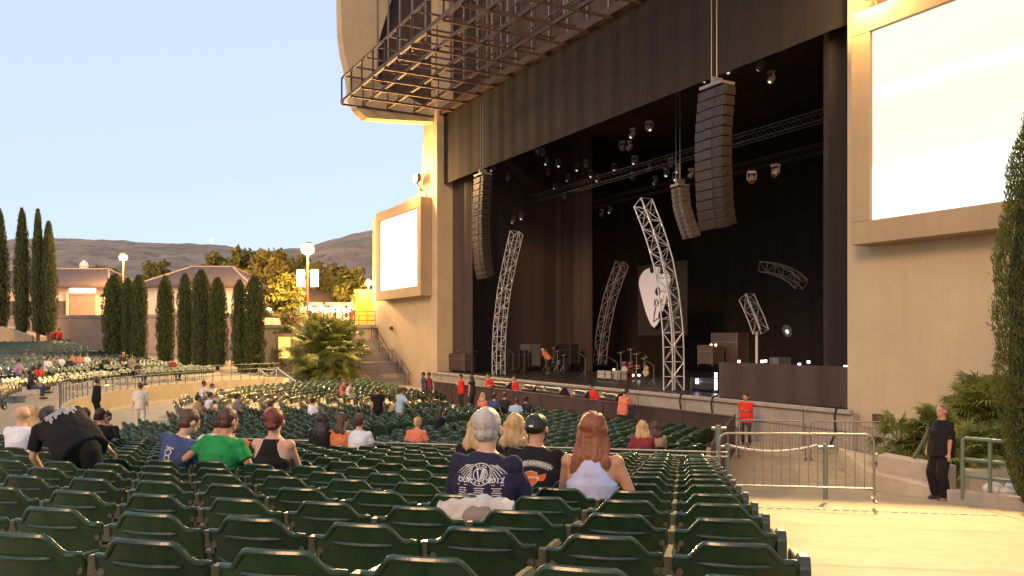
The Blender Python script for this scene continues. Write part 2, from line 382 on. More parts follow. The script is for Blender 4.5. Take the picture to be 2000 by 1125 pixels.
# ------------------------------------------------------------ stadium seats
seat_m = mat('seat_plastic', (.0095, .027, .0095), .27, var=.3, scale=9, bump=.05, bscale=90, coat=.25, spec=.45)
cast_m = mat('seat_casting', (.085, .085, .065), .38, metal=.45, var=.2, scale=20)
post_m = mat('seat_post', (.018, .034, .022), .4, var=.2)
def ztop(u):
    a = abs(u); return .84 - .075 * smooth(.115, .20, a)
def yb(u, z): return -.045 * (1 - (u / .25) ** 2) - .24 * (z - .42)
def seat_parts():
    b = MB(); nu, nv = 16, 8; T = .016
    def P(i, j, off):
        u = lerp(-.25, .25, i / nu); zt = ztop(u); z = lerp(.40 + .05 * (u / .25) ** 2, zt, j / nv); return (u, yb(u, z) + off, z)
    for off in (0, T):
        k = len(b.v)
        for i in range(nu + 1):
            for j in range(nv + 1): b.v.append(P(i, j, off))
        for i in range(nu):
            for j in range(nv):
                q = [k + i * (nv + 1) + j, k + (i + 1) * (nv + 1) + j, k + (i + 1) * (nv + 1) + j + 1, k + i * (nv + 1) + j + 1]
                b.f.append(q if off == 0 else q[::-1]); b.m.append(0)
    rim = [(-.25, yb(-.25, .47) + .008, .46)] + [(-.252, yb(-.25, .6) + .008, .6), (-.252, yb(-.25, .72) + .008, .735)]
    rim += [(u, yb(u, ztop(u)) + .006, ztop(u)) for u in [-.245, -.225, -.2, -.18, -.16, -.145, -.13, -.115, -.09, -.04, 0, .04, .09, .115, .13, .145, .16, .18, .2, .225, .245]]
    rim += [(.252, yb(-.25, .72) + .008, .735), (.252, yb(-.25, .6) + .008, .6), (.25, yb(-.25, .47) + .008, .46)]
    b.tube(rim, .0145, 8)
    b.tube([(u, yb(u, .752) - .004, .752 - .004 * math.cos(u * 9)) for u in [-.15, -.13, -.08, 0, .08, .13, .15]], [.004, .010, .011, .011, .011, .010, .004], 6)
    b.tube([(u, yb(u, .6) - .003, .635 - .045 * (1 - (u / .235) ** 2)) for u in [-.235, -.2, -.15, -.08, 0, .08, .15, .2, .235]], [.004] + [.012] * 7 + [.004], 6)
    p = MB()                                # folded seat pan
    pts = []
    for i, (y, z) in enumerate([(.005, .40), (.05, .36), (.11, .40), (.115, .52), (.095, .66), (.065, .70), (.045, .66), (.05, .52)]): pts.append((y, z))
    n = 8
    rings = []
    for u in [-.215, -.20, -.12, 0, .12, .20, .215]:
        k = len(p.v); s = .82 if abs(u) > .21 else 1
        for y, z in pts: p.v.append((u, .07 + (y - .07) * s, .53 + (z - .53) * s - .02 * (u / .2) ** 2))
        rings.append(list(range(k, k + n)))
    p.loft(rings)
    c = MB()                                # bracket, arm rest and post at the left side of the seat
    x = -.28
    c.tube([(x, -.03, .705), (x, .03, .715), (x, .22, .70), (x, .36, .685), (x, .38, .66)], [.016, .022, .024, .022, .012], 6)
    c.box((x, -.045, .735), (.034, .05, .05)); c.box((x, -.045, .695), (.115, .045, .034))
    for dx in (-.05, .05): c.lathe((x + dx, -.08, .70), [(.017, 0), (.019, .008), (.019, .03), (.014, .04)], 8, (0, 1, 0))
    for dx in (-.036, .036): c.box((x + dx, -.05, .672), (.016, .04, .03))
    c.box((x, -.045, .655), (.085, .035, .014))
    q = MB(); q.box((x, -.02, .33), (.045, .06, .66)); q.box((x, -.02, .01), (.09, .16, .02)); q.box((x, .02, .42), (.03, .2, .08))
    return b, p, c, q
def end_panel_mb():
    e = MB(); prof = [(-.10, .30), (-.08, .74), (-.05, .785), (.02, .785), (.06, .75), (.34, .72), (.38, .68), (.36, .62), (.30, .40), (.26, .30)]
    e.prism([(y, z) for y, z in prof], 'x', .262, .312); e.box((.287, .06, .15), (.05, .12, .30)); return e
NUMW = ['first', 'second', 'third', 'fourth', 'fifth', 'sixth', 'seventh', 'eighth', 'ninth', 'tenth', '11th', '12th', '13th', '14th', '15th', '16th', '17th', '18th', '19th', '20th', '21st', '22nd', '23rd', '24th', '25th', '26th', '27th', '28th', '29th', '30th', '31st', '32nd', '33rd', '34th', '35th', '36th', '37th', '38th', '39th', '40th', '41st', '42nd']
_b, _p, _c, _q = seat_parts()
_n = seat_m.node_tree; _bs = _n.nodes['Principled BSDF']; _oi = _n.nodes.new('ShaderNodeObjectInfo'); _hu = _n.nodes.new('ShaderNodeHueSaturation'); _mr = _n.nodes.new('ShaderNodeMapRange'); _mr.inputs[3].default_value = .75; _mr.inputs[4].default_value = 1.35
_n.links.new(_oi.outputs['Random'], _mr.inputs[0]); _n.links.new(_mr.outputs[0], _hu.inputs['Value']); _lk = _bs.inputs['Base Color'].links[0].from_socket; _n.links.new(_lk, _hu.inputs['Color']); _n.links.new(_hu.outputs[0], _bs.inputs['Base Color'])
_nz = _n.nodes.new('ShaderNodeTexNoise'); _nz.inputs['Scale'].default_value = 7; _nz.inputs['Detail'].default_value = 8; _m2 = _n.nodes.new('ShaderNodeMapRange'); _m2.inputs[1].default_value = .35; _m2.inputs[2].default_value = .75; _m2.inputs[3].default_value = .18; _m2.inputs[4].default_value = .5; _n.links.new(_nz.outputs['Fac'], _m2.inputs[0]); _n.links.new(_m2.outputs[0], _bs.inputs['Roughness'])
proto = empty('stadium_seat', (0, 0, -50), 0)
_b.build('backrest', seat_m, proto, smooth=True, fix=False); _p.build('seat', seat_m, proto, smooth=True)
_c.build('arm_rest', cast_m, proto, smooth=True, bevel=0); _q.build('post', post_m, proto)
end_mesh = end_panel_mb().build('end_panel', post_m, None, bevel=.008)
RX = Vector((.977, -.213, 0)); GX = Vector((.213, .977, 0)); ROW_A = math.atan2(-.213, .977)
def seat_pos(k, j):
    p = Vector((.942, 3.55, 0)) + Vector((.167, .83, 0)) * k - RX * .56 * j + GX * .145
    return Vector((p.x, p.y, Hnear(p.x, p.y)))
def pix(p): return (1000 + F * p.x / p.y, HZ - F * (p.z - CZ) / p.y)
used = False; near_seats = []; end_used = False
def put_seat(loc, rz, label, group):
    global used
    o = proto if not used else copy_tree(proto)
    used = True; o.location = loc; o.rotation_euler = (rnd.uniform(-.02, .02), rnd.uniform(-.008, .008), rz + rnd.uniform(-.02, .02))
    tag(o, label, 'seat', group); return o
nseat = 0
for k in range(-2, 14):
    cols = []
    for j in range(0, 40):
        p = seat_pos(k, j)
        if p.y < 1.2: continue
        u, v = pix(p + Vector((0, 0, .84)))
        if u < -90 or v > 1170: continue
        cols.append((j, p))
    for j, p in cols:
        if k == -2: lab = f'green seat back cut by the bottom edge of the picture, {NUMW[j]} from the walkway end'
        else: lab = f'glossy green stadium seat, {NUMW[j]} from the walkway end of the {NUMW[k + 1]} full row'
        o = put_seat(p, ROW_A, lab, 'green seats of the near block')
        nseat += 1
        if j == 0:
            e = end_mesh if not end_used else end_mesh.copy()
            if end_used: col.objects.link(e)
            end_used = True; e.parent = o
# the rest of the bowl
def low_seat():
    vs = []; fs = []
    us = [-.25, -.19, -.12, .12, .19, .25]
    for u in us:
        zt = ztop(u); y = yb(u, zt)
        vs += [(u, yb(u, .42) - .0, .42), (u, y - .012, zt - .03), (u, y + .004, zt + .012), (u, y + .026, zt - .02), (u, yb(u, .42) + .03, .42)]
    for i in range(5):
        for j in range(4): a = i * 5 + j; fs.append((a, a + 5, a + 6, a + 1))
    fs += [(0, 1, 2, 3, 4), (29, 28, 27, 26, 25)]
    k = len(vs)
    vs += [(-.2, .02, .38), (.2, .02, .38), (.2, .12, .42), (-.2, .12, .42), (-.2, .05, .70), (.2, .05, .70), (.2, .09, .68), (-.2, .09, .68)]
    fs += [(k, k + 1, k + 2, k + 3), (k + 2, k + 6, k + 7, k + 3), (k + 4, k + 7, k + 6, k + 5), (k, k + 4, k + 5, k + 1)]
    k = len(vs)
    vs += [(-.3, -.05, .0), (-.26, -.05, .0), (-.26, -.05, .72), (-.3, -.05, .72), (-.3, .3, .69), (-.26, .3, .69)]
    fs += [(k, k + 1, k + 2, k + 3), (k + 3, k + 2, k + 5, k + 4)]
    return vs, fs
lv, lf = low_seat()
def rmax(th): return lerp(18.4, 24.3, smooth(212, 240, th))
def in_lower(x, y):
    r, th = polar(x, y)
    q = .881 * x + .4725 * y - SD; w = .213 * x + .977 * y
    if q > -4.3 or w < 17.3 or r > rmax(th) or th > 300 or th < 110: return False
    if x > 4.0 + (y - 17) * .31 - .6: return False
    return True
def in_west(x, y):
    r, th = polar(x, y); w = .213 * x + .977 * y
    if not (23.4 < r < 54) or w < 20: return False
    return lerp(153.5, 144.5, (r - 23.5) / 22) < th < 216
field = []
for ri in range(8, 64):
    r = ri * .85; n = int(2 * math.pi * r / .56)
    if 25.3 < r < 26.6 or 38.5 < r < 40: continue
    for i in range(n):
        th = 360 * i / n
        if th < 110 or th > 300: continue
        if any(abs(((th - a + 180) % 360) - 180) * math.pi / 180 * r < .6 for a in ((196, 222, 248, 170, 184) if r < 25 else (166, 178, 190, 205))): continue
        x = CX + r * math.cos(R(th)); y = CY + r * math.sin(R(th))
        px = 1000 + F * x / y
        if px < -30: continue
        if in_lower(x, y) or in_west(x, y):
            field.append((x, y, H(x, y), R(th + 90), ri, i))
field.sort(key=lambda t: math.hypot(t[0], t[1]))
n_ind = min(300 - nseat, 75)
rowno = {}
for x, y, z, a, ri, i in field[:max(0, n_ind)]:
    rowno.setdefault(ri, []).append((x, y, z, a))
rl = sorted(rowno, reverse=True)
for c, ri in enumerate(rl):
    row = sorted(rowno[ri], key=lambda t: -t[0] / t[1])
    for e, (x, y, z, a) in enumerate(row):
        put_seat((x, y, z), a, f'green seat beyond the metal rail, {NUMW[e]} from the right in the {NUMW[c]} row past it', 'green seats of the lower block')
vs = []; fs = []
for x, y, z, a, ri, i in field[max(0, n_ind):]:
    k = len(vs); ca, sa = math.cos(a), math.sin(a)
    vs += [(x + ca * p[0] - sa * p[1], y + sa * p[0] + ca * p[1], z + p[2]) for p in lv]
    fs += [tuple(k + q for q in f) for f in lf]
me = bpy.data.meshes.new('far_seats'); me.from_pydata(vs, [], fs); me.materials.append(seat_m)
me.polygons.foreach_set('use_smooth', [True] * len(me.polygons))
o = bpy.data.objects.new('far_seats', me); col.objects.link(o)
tag(o, 'curving rows of glinting green stadium seats filling the lower and far blocks', 'seats', kind='stuff')
# ------------------------------------------------------------ rails, barricades, walls
def rail_thing(name, pts, label, cat, hs=(1.0, .5), r=.025, mt=None, post_every=1, z0=None, group=None, postr=None):
    base = Vector(pts[0]); root = empty(name, base, 0, label, cat, group); mt = mt or galv
    L = [Vector(p) - base for p in pts]
    for h in hs:
        m = MB(); m.tube([p + Vector((0, 0, h)) for p in L], r, 8); m.build('rail', mt, root, smooth=True)
    for i in range(0, len(L), post_every):
        m = MB(); m.tube([L[i], L[i] + Vector((0, 0, max(hs)))], postr or r, 8); m.lathe(L[i], [(.06, 0), (.06, .015)], 10); m.build('post', mt, root, smooth=True)
    return root
pts = []
for i in range(9):
    p = GX * 15.35 + RX * lerp(-9.5, .55, i / 8)
    p = Vector((p.x, p.y, 0)); p.z = Hnear(p.x, p.y)
    pts.append(p)
rail_thing('hand_rail', pts, 'long grey metal rail along the front of the near block of seats', 'railing', hs=(.86, .78, .42), r=.016, mt=galv)

def barricade(pl, pr, label, group, h=1.1, nb=16):
    pl = Vector(pl); pr = Vector(pr); d = pr - pl; L = math.hypot(d.x, d.y); rz = math.atan2(d.y, d.x); tilt = d.z / L
    root = empty('barricade', pl, rz, label, 'barricade', group)
    P = lambda x, z: Vector((x, 0, z + x * tilt))
    m = MB(); c = .14; pts = [P(0, .0), P(0, h - c)] + [P(c - c * math.cos(a), h - c + c * math.sin(a)) for a in (R(22), R(45), R(68))] + [P(c, h)]
    pts += [P(L - c, h)] + [P(L - c + c * math.sin(a), h - c + c * math.cos(a)) for a in (R(22), R(45), R(68))] + [P(L, h - c), P(L, 0)]
    m.tube(pts, .021, 10); m.tube([P(0, .2), P(L, .2)], .017, 8); m.build('frame', galv, root, smooth=True)
    for i in range(1, nb + 1):
        x = L * i / (nb + 1); m = MB(); m.tube([P(x, .2), P(x, h)], .0085, 6); m.build('bar', galv, root, smooth=True)
    for x in (0, L):
        m = MB(); m.box(P(x, .015), (.05, .55, .02)); m.tube([P(x, .1) + Vector((0, -.01, 0)), P(x, .02) + Vector((0, -.24, 0))], .012, 6); m.build('foot', galv, root)
    m = MB(); m.box(P(0, .75) + Vector((-.03, 0, 0)), (.06, .03, .05)); m.box(P(L, .72) + Vector((.03, 0, 0)), (.05, .03, .14)); m.build('hook', galv, root, bevel=.005)
    return root
def onH(x, y, dz=0): return Vector((x, y, H(x, y) + dz))
barricade((3.62, 14.75, 1.22), (6.0, 14.0, 1.28), 'steel crowd barricade with upright bars standing on the pale walkway near the green seats', 'steel crowd barricades')
# pit level behind it drops away: a lower apron seen through the bars
barricade(onH(6.6, 24.6), onH(8.3, 23.9), 'pale steel barricade before the stage wall, next to the guard in red', 'steel crowd barricades', nb=20)
barricade(onH(8.45, 23.9), onH(10.5, 23.3), 'pale steel barricade before the stage wall, nearer the palm bushes', 'steel crowd barricades', nb=20)
# hanging white cord and its green posts
gp = greenrail
m = MB(); a = at(1421, 868, 15.6); b = at(1598, 868, 15.2)
m.tube([a.lerp(b, t) - Vector((0, 0, .115 * 4 * t * (1 - t))) for t in [i / 14 for i in range(15)]], .014, 6)
tag(m.build('cord', mat('white_cord', (.75, .7, .68), .6), smooth=True), 'white twisted cord hanging slack across the walkway behind the barricade', 'cord')
def green_post(p, label, h=1.15):
    r = empty('guide_post', p, 0, label, 'post', 'green posts at the walkway gate')
    m = MB(); m.tube([(0, 0, 0), (0, 0, h)], .045, 10); m.build('pole', gp, r, smooth=True)
    m = MB(); m.tube([(-.12, 0, h - .06), (.14, 0, h - .06)], .03, 8); m.build('collar', galv, r, smooth=True)
green_post(Vector((a.x, a.y, H(a.x, a.y))), 'green post holding the left end of the white cord', 1.0)
p = at(1612, 905, 15.0); green_post(Vector((p.x, p.y, 1.12)), 'green post holding the right end of the white cord, behind the barricade', .98)
green_post(at(1403, 945, 15.1), 'stubby green post at the left end of the near barricade', 1.05)

# black crowd barrier in front of the stage, panel by panel
br_m = mat('barrier_panel', (.055, .026, .020), .7, var=.35, scale=1.2)
cb = sroot('crowd_barrier', 'long dark brown crowd barrier running along the front of the stage', 'barrier')
s = 20.4; i = 0
while s < 44:
    m = MB(); m.box2((-3.04 - .015 * (i % 2), s + .015, .32), (-3.0 - .015 * (i % 2), s + 2.42, 1.44)); m.box2((-2.97, s + .1, .3), (-2.1, s + .16, .36)); m.tube([(-3, s + .12, 1.3), (-2.2, s + .12, .33)], .02, 6); m.build('panel', br_m, cb)
    s += 2.44; i += 1
m = MB(); m.box2((-3.08, 20.4, 1.442), (-2.96, 45, 1.475)); m.build('top_rail', mat('barrier_top', (.09, .055, .045), .5), cb)
A = Vector((7.1, 26.9, 0)); B = Vector((4.15, 17.6, 0))
cs = empty('crowd_barrier', (0, 0, 0), 0, 'dark barrier panels turning from the stage back towards the barricade', 'barrier')
for i in range(4):
    a = A.lerp(B, i / 4 + .004); b = A.lerp(B, (i + 1) / 4 - .004); dd = (b - a); n_ = Vector((dd.y, -dd.x, 0)).normalized() * .02
    za = H(a.x, a.y); zb = H(b.x, b.y); za = min(za, zb)
    m = MB(); vs_ = [a - n_, b - n_, b + n_, a + n_]
    m.add([(v.x, v.y, za) for v in vs_] + [(v.x, v.y, za + 1.15) for v in vs_], [(0, 1, 2, 3), (4, 5, 6, 7), (0, 1, 5, 4), (1, 2, 6, 5), (2, 3, 7, 6), (3, 0, 4, 7)]); m.build('panel', br_m, cs)

# retaining wall curving round the far block, with a railing
def arc_wall(name, r0, r1, t0, t1, z0f, z1f, m_, label, cat, n=48):
    mb = MB(); rings = []
    for i in range(n + 1):
        th = R(lerp(t0, t1, i / n)); c, s_ = math.cos(th), math.sin(th); k = len(mb.v)
        for rr, zz in ((r0, z0f), (r0, z1f), (r1, z1f), (r1, z0f)): mb.v.append((CX + rr * c, CY + rr * s_, zz(math.degrees(th))))
        rings.append([k, k + 1, k + 2, k + 3])
    mb.loft(rings); o = mb.build(name, m_, smooth=False); tag(o, label, cat); return o
wall_m = mat('retaining_wall', (.46, .37, .26), .85, var=.1, scale=.8, two=(1.5, (.3, .24, .17), .5), bump=.2)
arc_wall('retaining_wall', 21.8, 22.12, 143.5, 211, lambda t: .1, lambda t: 1.42, wall_m, 'curved tan retaining wall lit gold, between the sunken walkway and the far block', 'wall')
pts = [Vector((CX + 21.96 * math.cos(R(t)), CY + 21.96 * math.sin(R(t)), 1.42)) for t in range(144, 212, 2)]
rail_thing('hand_rail', pts, 'thin grey railing on top of the curved tan retaining wall', 'railing', hs=(.9, .6, .3), r=.02, mt=greenrail)
# green-grey gate screen and dark fabric panels at the seat row ends
m = MB(); m.box((0, 0, .55), (2.6, .05, 1.1)); m.box((0, 0, 1.12), (2.7, .09, .06))
o = m.build('screen_fence', mat('grey_green_panel', (.20, .22, .18), .7, var=.1), loc=(-20.6, 33.2, .5), rz=R(20)); tag(o, 'grey green solid fence panel at the left end of the walkway', 'fence')

# planter kerb and stairs beside the far wall
m = MB(); m.box2((-9.5, 55.3, .2), (-4.35, 55.7, .95)); o = m.build('planter_wall', concrete, None, bevel=.02, loc=ST(0, 0, 0), rz=SROT); tag(o, 'low concrete planter wall below the big palm bush at the far side', 'wall')
st = sroot('stairs', 'wide concrete stairs climbing beside the far stage wall', 'stairs')
z = .45; s = 55.9; step_m = mat('stair_concrete', (.34, .28, .24), .8, var=.1, bump=.1)
m = MB()
for i in range(22):
    m.box2((-4.2, s, z - .3), (-.04, 66, z + .155)); z += .155; s += .28
    if i == 10: s += 1.1
    m_i = m
m.build('steps', step_m, st)
m = MB(); z = .45; s = 55.9
for i in range(22):
    m.box2((-4.18, s - .004, z + .12), (-.06, s + .03, z + .159)); z += .155; s += .28
    if i == 10: s += 1.1
m.build('nosing', mat('nosing', (.2, .165, .14), .8), st)
for q in (-4.1, -.55, -.25):
    m = MB(); m.tube([(q, 55.6, 1.4), (q, 58.9, 3.0), (q, 60.1, 3.1), (q, 63.2, 4.75), (q, 64.0, 4.8)], .03, 6)
    for s, z0 in ((55.9, .5), (57.4, 1.4), (59.3, 2.2), (61.4, 3.0), (63.1, 3.9)): m.tube([(q, s, z0), (q, s, z0 + .95)], .025, 6)
    m.build('handrail', darksteel, st, smooth=True)
# raised terrace behind, with walls
ter_m = mat('terrace_stucco', (.48, .36, .22), .85, var=.1, scale=.6, bump=.2)
def box_thing(name, c0, c1, m_, label, cat, bevel=.03, **k):
    m = MB(); m.box2(c0, c1); o = m.build(name, m_, bevel=bevel, **k); tag(o, label, cat); return o
tr = empty('terrace', (0, 0, 0), 0, 'raised terrace with an ochre front wall behind the palm bush', 'terrace')
m = MB(); m.prism([(-19.3, 65), (-10.6, 66.0), (-6, 110), (-44, 110), (-22, 76)], 'z', 0, 4.7); m.build('deck', ter_m, tr)
m = MB(); m.prism([(-19.4, 64.8), (-10.6, 65.8), (-10.65, 66.3), (-19.4, 65.3)], 'z', 4.7, 4.95); m.build('kerb', concrete, tr)
tp = empty('wall_pillar', at(556, 742, 60), R(8), 'squat pillar with lamplight painted as a glowing yellow panel, left of the palm bush', 'pillar')
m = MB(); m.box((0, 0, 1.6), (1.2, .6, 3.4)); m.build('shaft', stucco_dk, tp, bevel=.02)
m = MB(); m.box((.02, -.34, 2.3), (.82, .07, 1.5)); m.build('panel', mat('panel_painted_light', (.75, .6, .2), .6, emit=(1, .62, .12), estr=.5), tp)  # added slab: lamplight on the pillar wall is put into its glow
tp = empty('wall_pillar', at(583, 742, 58.5), R(8), 'tall narrow pale grey column touching the left side of the palm bush', 'pillar')
m = MB(); m.box((0, 0, 1.9), (.42, .5, 3.8)); m.build('shaft', stucco, tp, bevel=.02)
m = MB(); m.box((.35, .3, 3.3), (.9, .12, .95)); m.build('panel', mat('pale_panel', (.7, .72, .75), .6), tp)
pts = [Vector((lerp(-19.3, -14.6, i / 6), lerp(65.1, 65.6, i / 6), 4.95)) for i in range(7)]
rail_thing('hand_rail', pts, 'dark railing of six thin bars along the terrace edge', 'railing', hs=(1.05, .88, .71, .54, .37, .2), r=.022, mt=darksteel)
pts = [Vector((lerp(-13.2, -10.7, i / 4), lerp(65.8, 66.05, i / 4), 4.95)) for i in range(5)]
rail_thing('hand_rail', pts, 'short dark railing at the head of the concrete stairs', 'railing', hs=(1.05, .7, .35), r=.025, mt=darksteel)
# hairpin handrails on the lower side
m = MB(); m.tube([at(505, 722, 53), at(525, 735, 53), at(540, 722, 53), at(505, 721, 53.4)], .04, 6); m.tube([at(542, 720, 53), at(578, 745, 53)], .05, 6); m.tube([at(505, 722, 53), at(505, 742, 53)], .04, 6); m.tube([at(540, 722, 53), at(540, 745, 53)], .04, 6)
tag(m.build('stair_rail', alu, smooth=True), 'bent pale handrail in front of the dark shrubs left of the palm bush', 'railing')

# walls, planter and paths on the right
wr = wall_m
m = MB(); m.prism([(8.0, 18.5), (8.6, 16.9), (8.95, 17.0), (8.35, 18.9)], 'z', .3, 1.42); o = m.build('planter_wall', wr, bevel=.02); tag(o, 'short tan wall sloping beside the palm bushes, behind the guard', 'wall')
m = MB(); m.prism([(7.8, 18.4), (8.25, 16.5), (8.6, 16.5), (9.2, 19.5), (8.7, 22.5)], 'z', 0, 1.06); o = m.build('planter_base', wr, bevel=.03); tag(o, 'tan sloping base wall under the palm bushes beside the barricade', 'wall')
m = MB(); m.prism([(9.0, 16.9), (9.0, 16.6), (13.5, 16.9), (13.5, 17.2)], 'z', .3, 1.38); o = m.build('planter_wall', wr, bevel=.02); tag(o, 'low stucco wall behind the white cloth bundle at right', 'wall')
m = MB(); m.prism([(8.25, 15.8), (8.05, 15.65), (9.35, 11.6), (10.5, 9.0), (10.8, 9.1), (9.65, 11.8), (8.45, 15.9)], 'z', .4, 1.40)
o = m.build('kerb', concrete, bevel=.02)
for v in o.data.vertices:
    if v.co.z > 1: v.co.z = Hnear(v.co.x, v.co.y) + .24
tag(o, 'pale concrete kerb of the planting bed at the foot of the tall cypress', 'kerb')
m = MB(); soil = mat('bed_soil', (.14, .09, .05), .95, var=.3, scale=6, bump=.8, bscale=12, two=(9, (.22, .2, .07), .6))
k = []
for a_, b_ in (((8.45, 15.7), (13, 16.6)), ((9.0, 13.6), (13, 14)), ((9.6, 11.8), (13, 12)), ((10.75, 9.1), (14, 9.3))): k.append((a_, b_))
vs = [];
for a_, b_ in k:
    for t in (0, .35, 1): x = lerp(a_[0], b_[0], t); y = lerp(a_[1], b_[1], t); vs.append((x, y, Hnear(x, y) + .19))
m.add(vs, [(i * 3 + j, i * 3 + j + 1, (i + 1) * 3 + j + 1, (i + 1) * 3 + j) for i in range(3) for j in range(2)]); o = m.build('planting_bed', soil); tag(o, kind='structure')
# green pipe rail by the guard
for nm, pa, pb, hh, lb in (('pipe_rail', at(1880, 955, 15.3), at(1990, 955, 14.6), (1.1, .72, .42), 'green pipe railing with three bars between the guard and the tall cypress'),):
    pa.z = Hnear(pa.x, pa.y) + .1; pb.z = pa.z
    r = empty(nm, pa, 0, lb, 'railing'); d = pb - pa
    for h in hh:
        m = MB(); m.tube([Vector((0, 0, h - .06)), Vector((.05, 0, h)), d + Vector((0, 0, h))], .034, 10); m.build('rail', greenrail, r, smooth=True)
    for t in (0, .5, 1): m = MB(); m.tube([d * t, d * t + Vector((0, 0, 1.08))], .034, 10); m.build('post', greenrail, r, smooth=True)
pa = at(1820, 830, 16.6); pb = at(1772, 915, 18.6)
m = MB(); m.tube([at(1832, 838, 16.3), at(1822, 831, 16.5), pa, at(1800, 868, 17.3), pb], .035, 10); m.tube([pa, pa - Vector((0, 0, 1.2))], .03, 8); m.tube([pb, pb - Vector((0, 0, .9))], .03, 8)
tag(m.build('pipe_rail', greenrail, smooth=True), 'sloping green pipe handrail going down behind the guard in black', 'railing')
# white cloth bundle
m = MB()
for i in range(9):
    t = i / 8; m.ball((t * 1.0, .12 * math.sin(i * 1.9), .08 + .03 * math.sin(i * 2.3)), (.16, .13 + .03 * math.sin(i), .09 + .02 * math.cos(i * 1.7)), 10, 6)
o = m.build('cloth_bundle', mat('white_cloth', (.6, .55, .52), .9, var=.2, scale=9, bump=.9, bscale=14), smooth='all', loc=(8.62, 15.2, Hnear(8.9, 15) + .2), rz=R(4)); tag(o, 'crumpled white cloth bundle lying on the planting bed', 'cloth')
# tactile strip on the walkway, expansion joints
jm = mat('paving_joint', (.16, .14, .12), .9)
m = MB()
for a_, b_ in (((2.9, 11.6), (8.6, 10.7)), ((2.6, 8.2), (9.9, 7.2)), ((5.8, 4.8), (8.3, 15.5)), ((1.7, 5.3), (11, 4.1))):
    a_ = Vector((*a_, 0)); b_ = Vector((*b_, 0)); n_ = Vector((-(b_ - a_).y, (b_ - a_).x, 0)).normalized() * .008; vs = []
    for i in range(13):
        p = a_.lerp(b_, i / 12)
        for q in (p - n_, p + n_): vs.append((q.x, q.y, H(q.x, q.y) + .012))
    m.add(vs, [(2 * i, 2 * i + 1, 2 * i + 3, 2 * i + 2) for i in range(12)])
tag(m.build('paving_joint', jm), kind='structure')
m = MB()
for i in range(26):
    x = lerp(3.9, 7.6, i / 25); y = 14.3 - .13 * (x - 3.9) - .5; p = Vector((x, y, H(x, y) + .008)); m.box(p, (.1, .035, .012))
tag(m.build('paving_strip', mat('strip', (.36, .31, .24), .8)), kind='structure')
# ------------------------------------------------------------ people
def skin(c): return mat('skin_%d' % int(c[0] * 1000), c, .55, var=.08, scale=20, bump=.04, spec=.35)
SK = {'light': skin((.50, .30, .20)), 'tan': skin((.42, .22, .13)), 'red': skin((.50, .20, .12)), 'brown': skin((.22, .11, .065))}
def cloth(n, c): return mat('cloth_' + n, c, .88, var=.14, scale=9, bump=.45, bscale=16, spec=.2)
CL = {k: cloth(k, c) for k, c in dict(navy=(.022, .020, .045), black=(.012, .011, .013), white=(.62, .62, .66), green=(.02, .22, .06), red=(.62, .035, .022), blue=(.05, .07, .16),
      sky=(.32, .45, .55), pink=(.55, .12, .10), orange=(.55, .17, .06), grey=(.18, .17, .17), lilac=(.42, .44, .62), cream=(.60, .57, .48), khaki=(.32, .22, .13), maroon=(.22, .03, .04), denim=(.05, .07, .13), coral=(.62, .17, .11), dark=(.035, .03, .03), mauve=(.35, .22, .35)).items()}
def hairm(n, c): return mat('hair_' + n, c, .5, var=.35, scale=18, bump=.9, bscale=30, stretch=(1, 1, .12), spec=.4)
HR = {k: hairm(k, c) for k, c in dict(grey=(.42, .37, .32), auburn=(.20, .065, .025), dark=(.022, .014, .010), brown=(.07, .032, .016), blond=(.45, .28, .12), red=(.13, .02, .015), cap=(.014, .012, .012), redcap=(.4, .02, .02), buzz=(.16, .10, .07)).items()}
eye_m = mat('eye_white', (.12, .10, .09), .4, var=.02); shoe_m = mat('shoe', (.03, .028, .028), .6)
def ik(a, b, l1, l2, pole):
    d = b - a; L = min(d.length, (l1 + l2) * .999); d.normalize(); b = a + d * L
    x = (l1 * l1 - l2 * l2 + L * L) / (2 * L); hgt = math.sqrt(max(0, l1 * l1 - x * x))
    p = pole - d * pole.dot(d)
    p = p.normalized() if p.length > 1e-4 else Vector((0, 0, -1))
    return a + d * x + p * hgt, b
def rm(o, vox, it=6, fac=.6):
    m = o.modifiers.new('remesh', 'REMESH'); m.mode = 'VOXEL'; m.voxel_size = vox; m.use_smooth_shade = True
    if it: s = o.modifiers.new('smooth', 'SMOOTH'); s.iterations = it; s.factor = fac
    return o
def bump_mod(o, strength, size, name):
    t = bpy.data.textures.get(name) or bpy.data.textures.new(name, 'CLOUDS'); t.noise_scale = size
    d = o.modifiers.new('folds', 'DISPLACE'); d.texture = t; d.strength = strength; d.mid_level = .5; return o
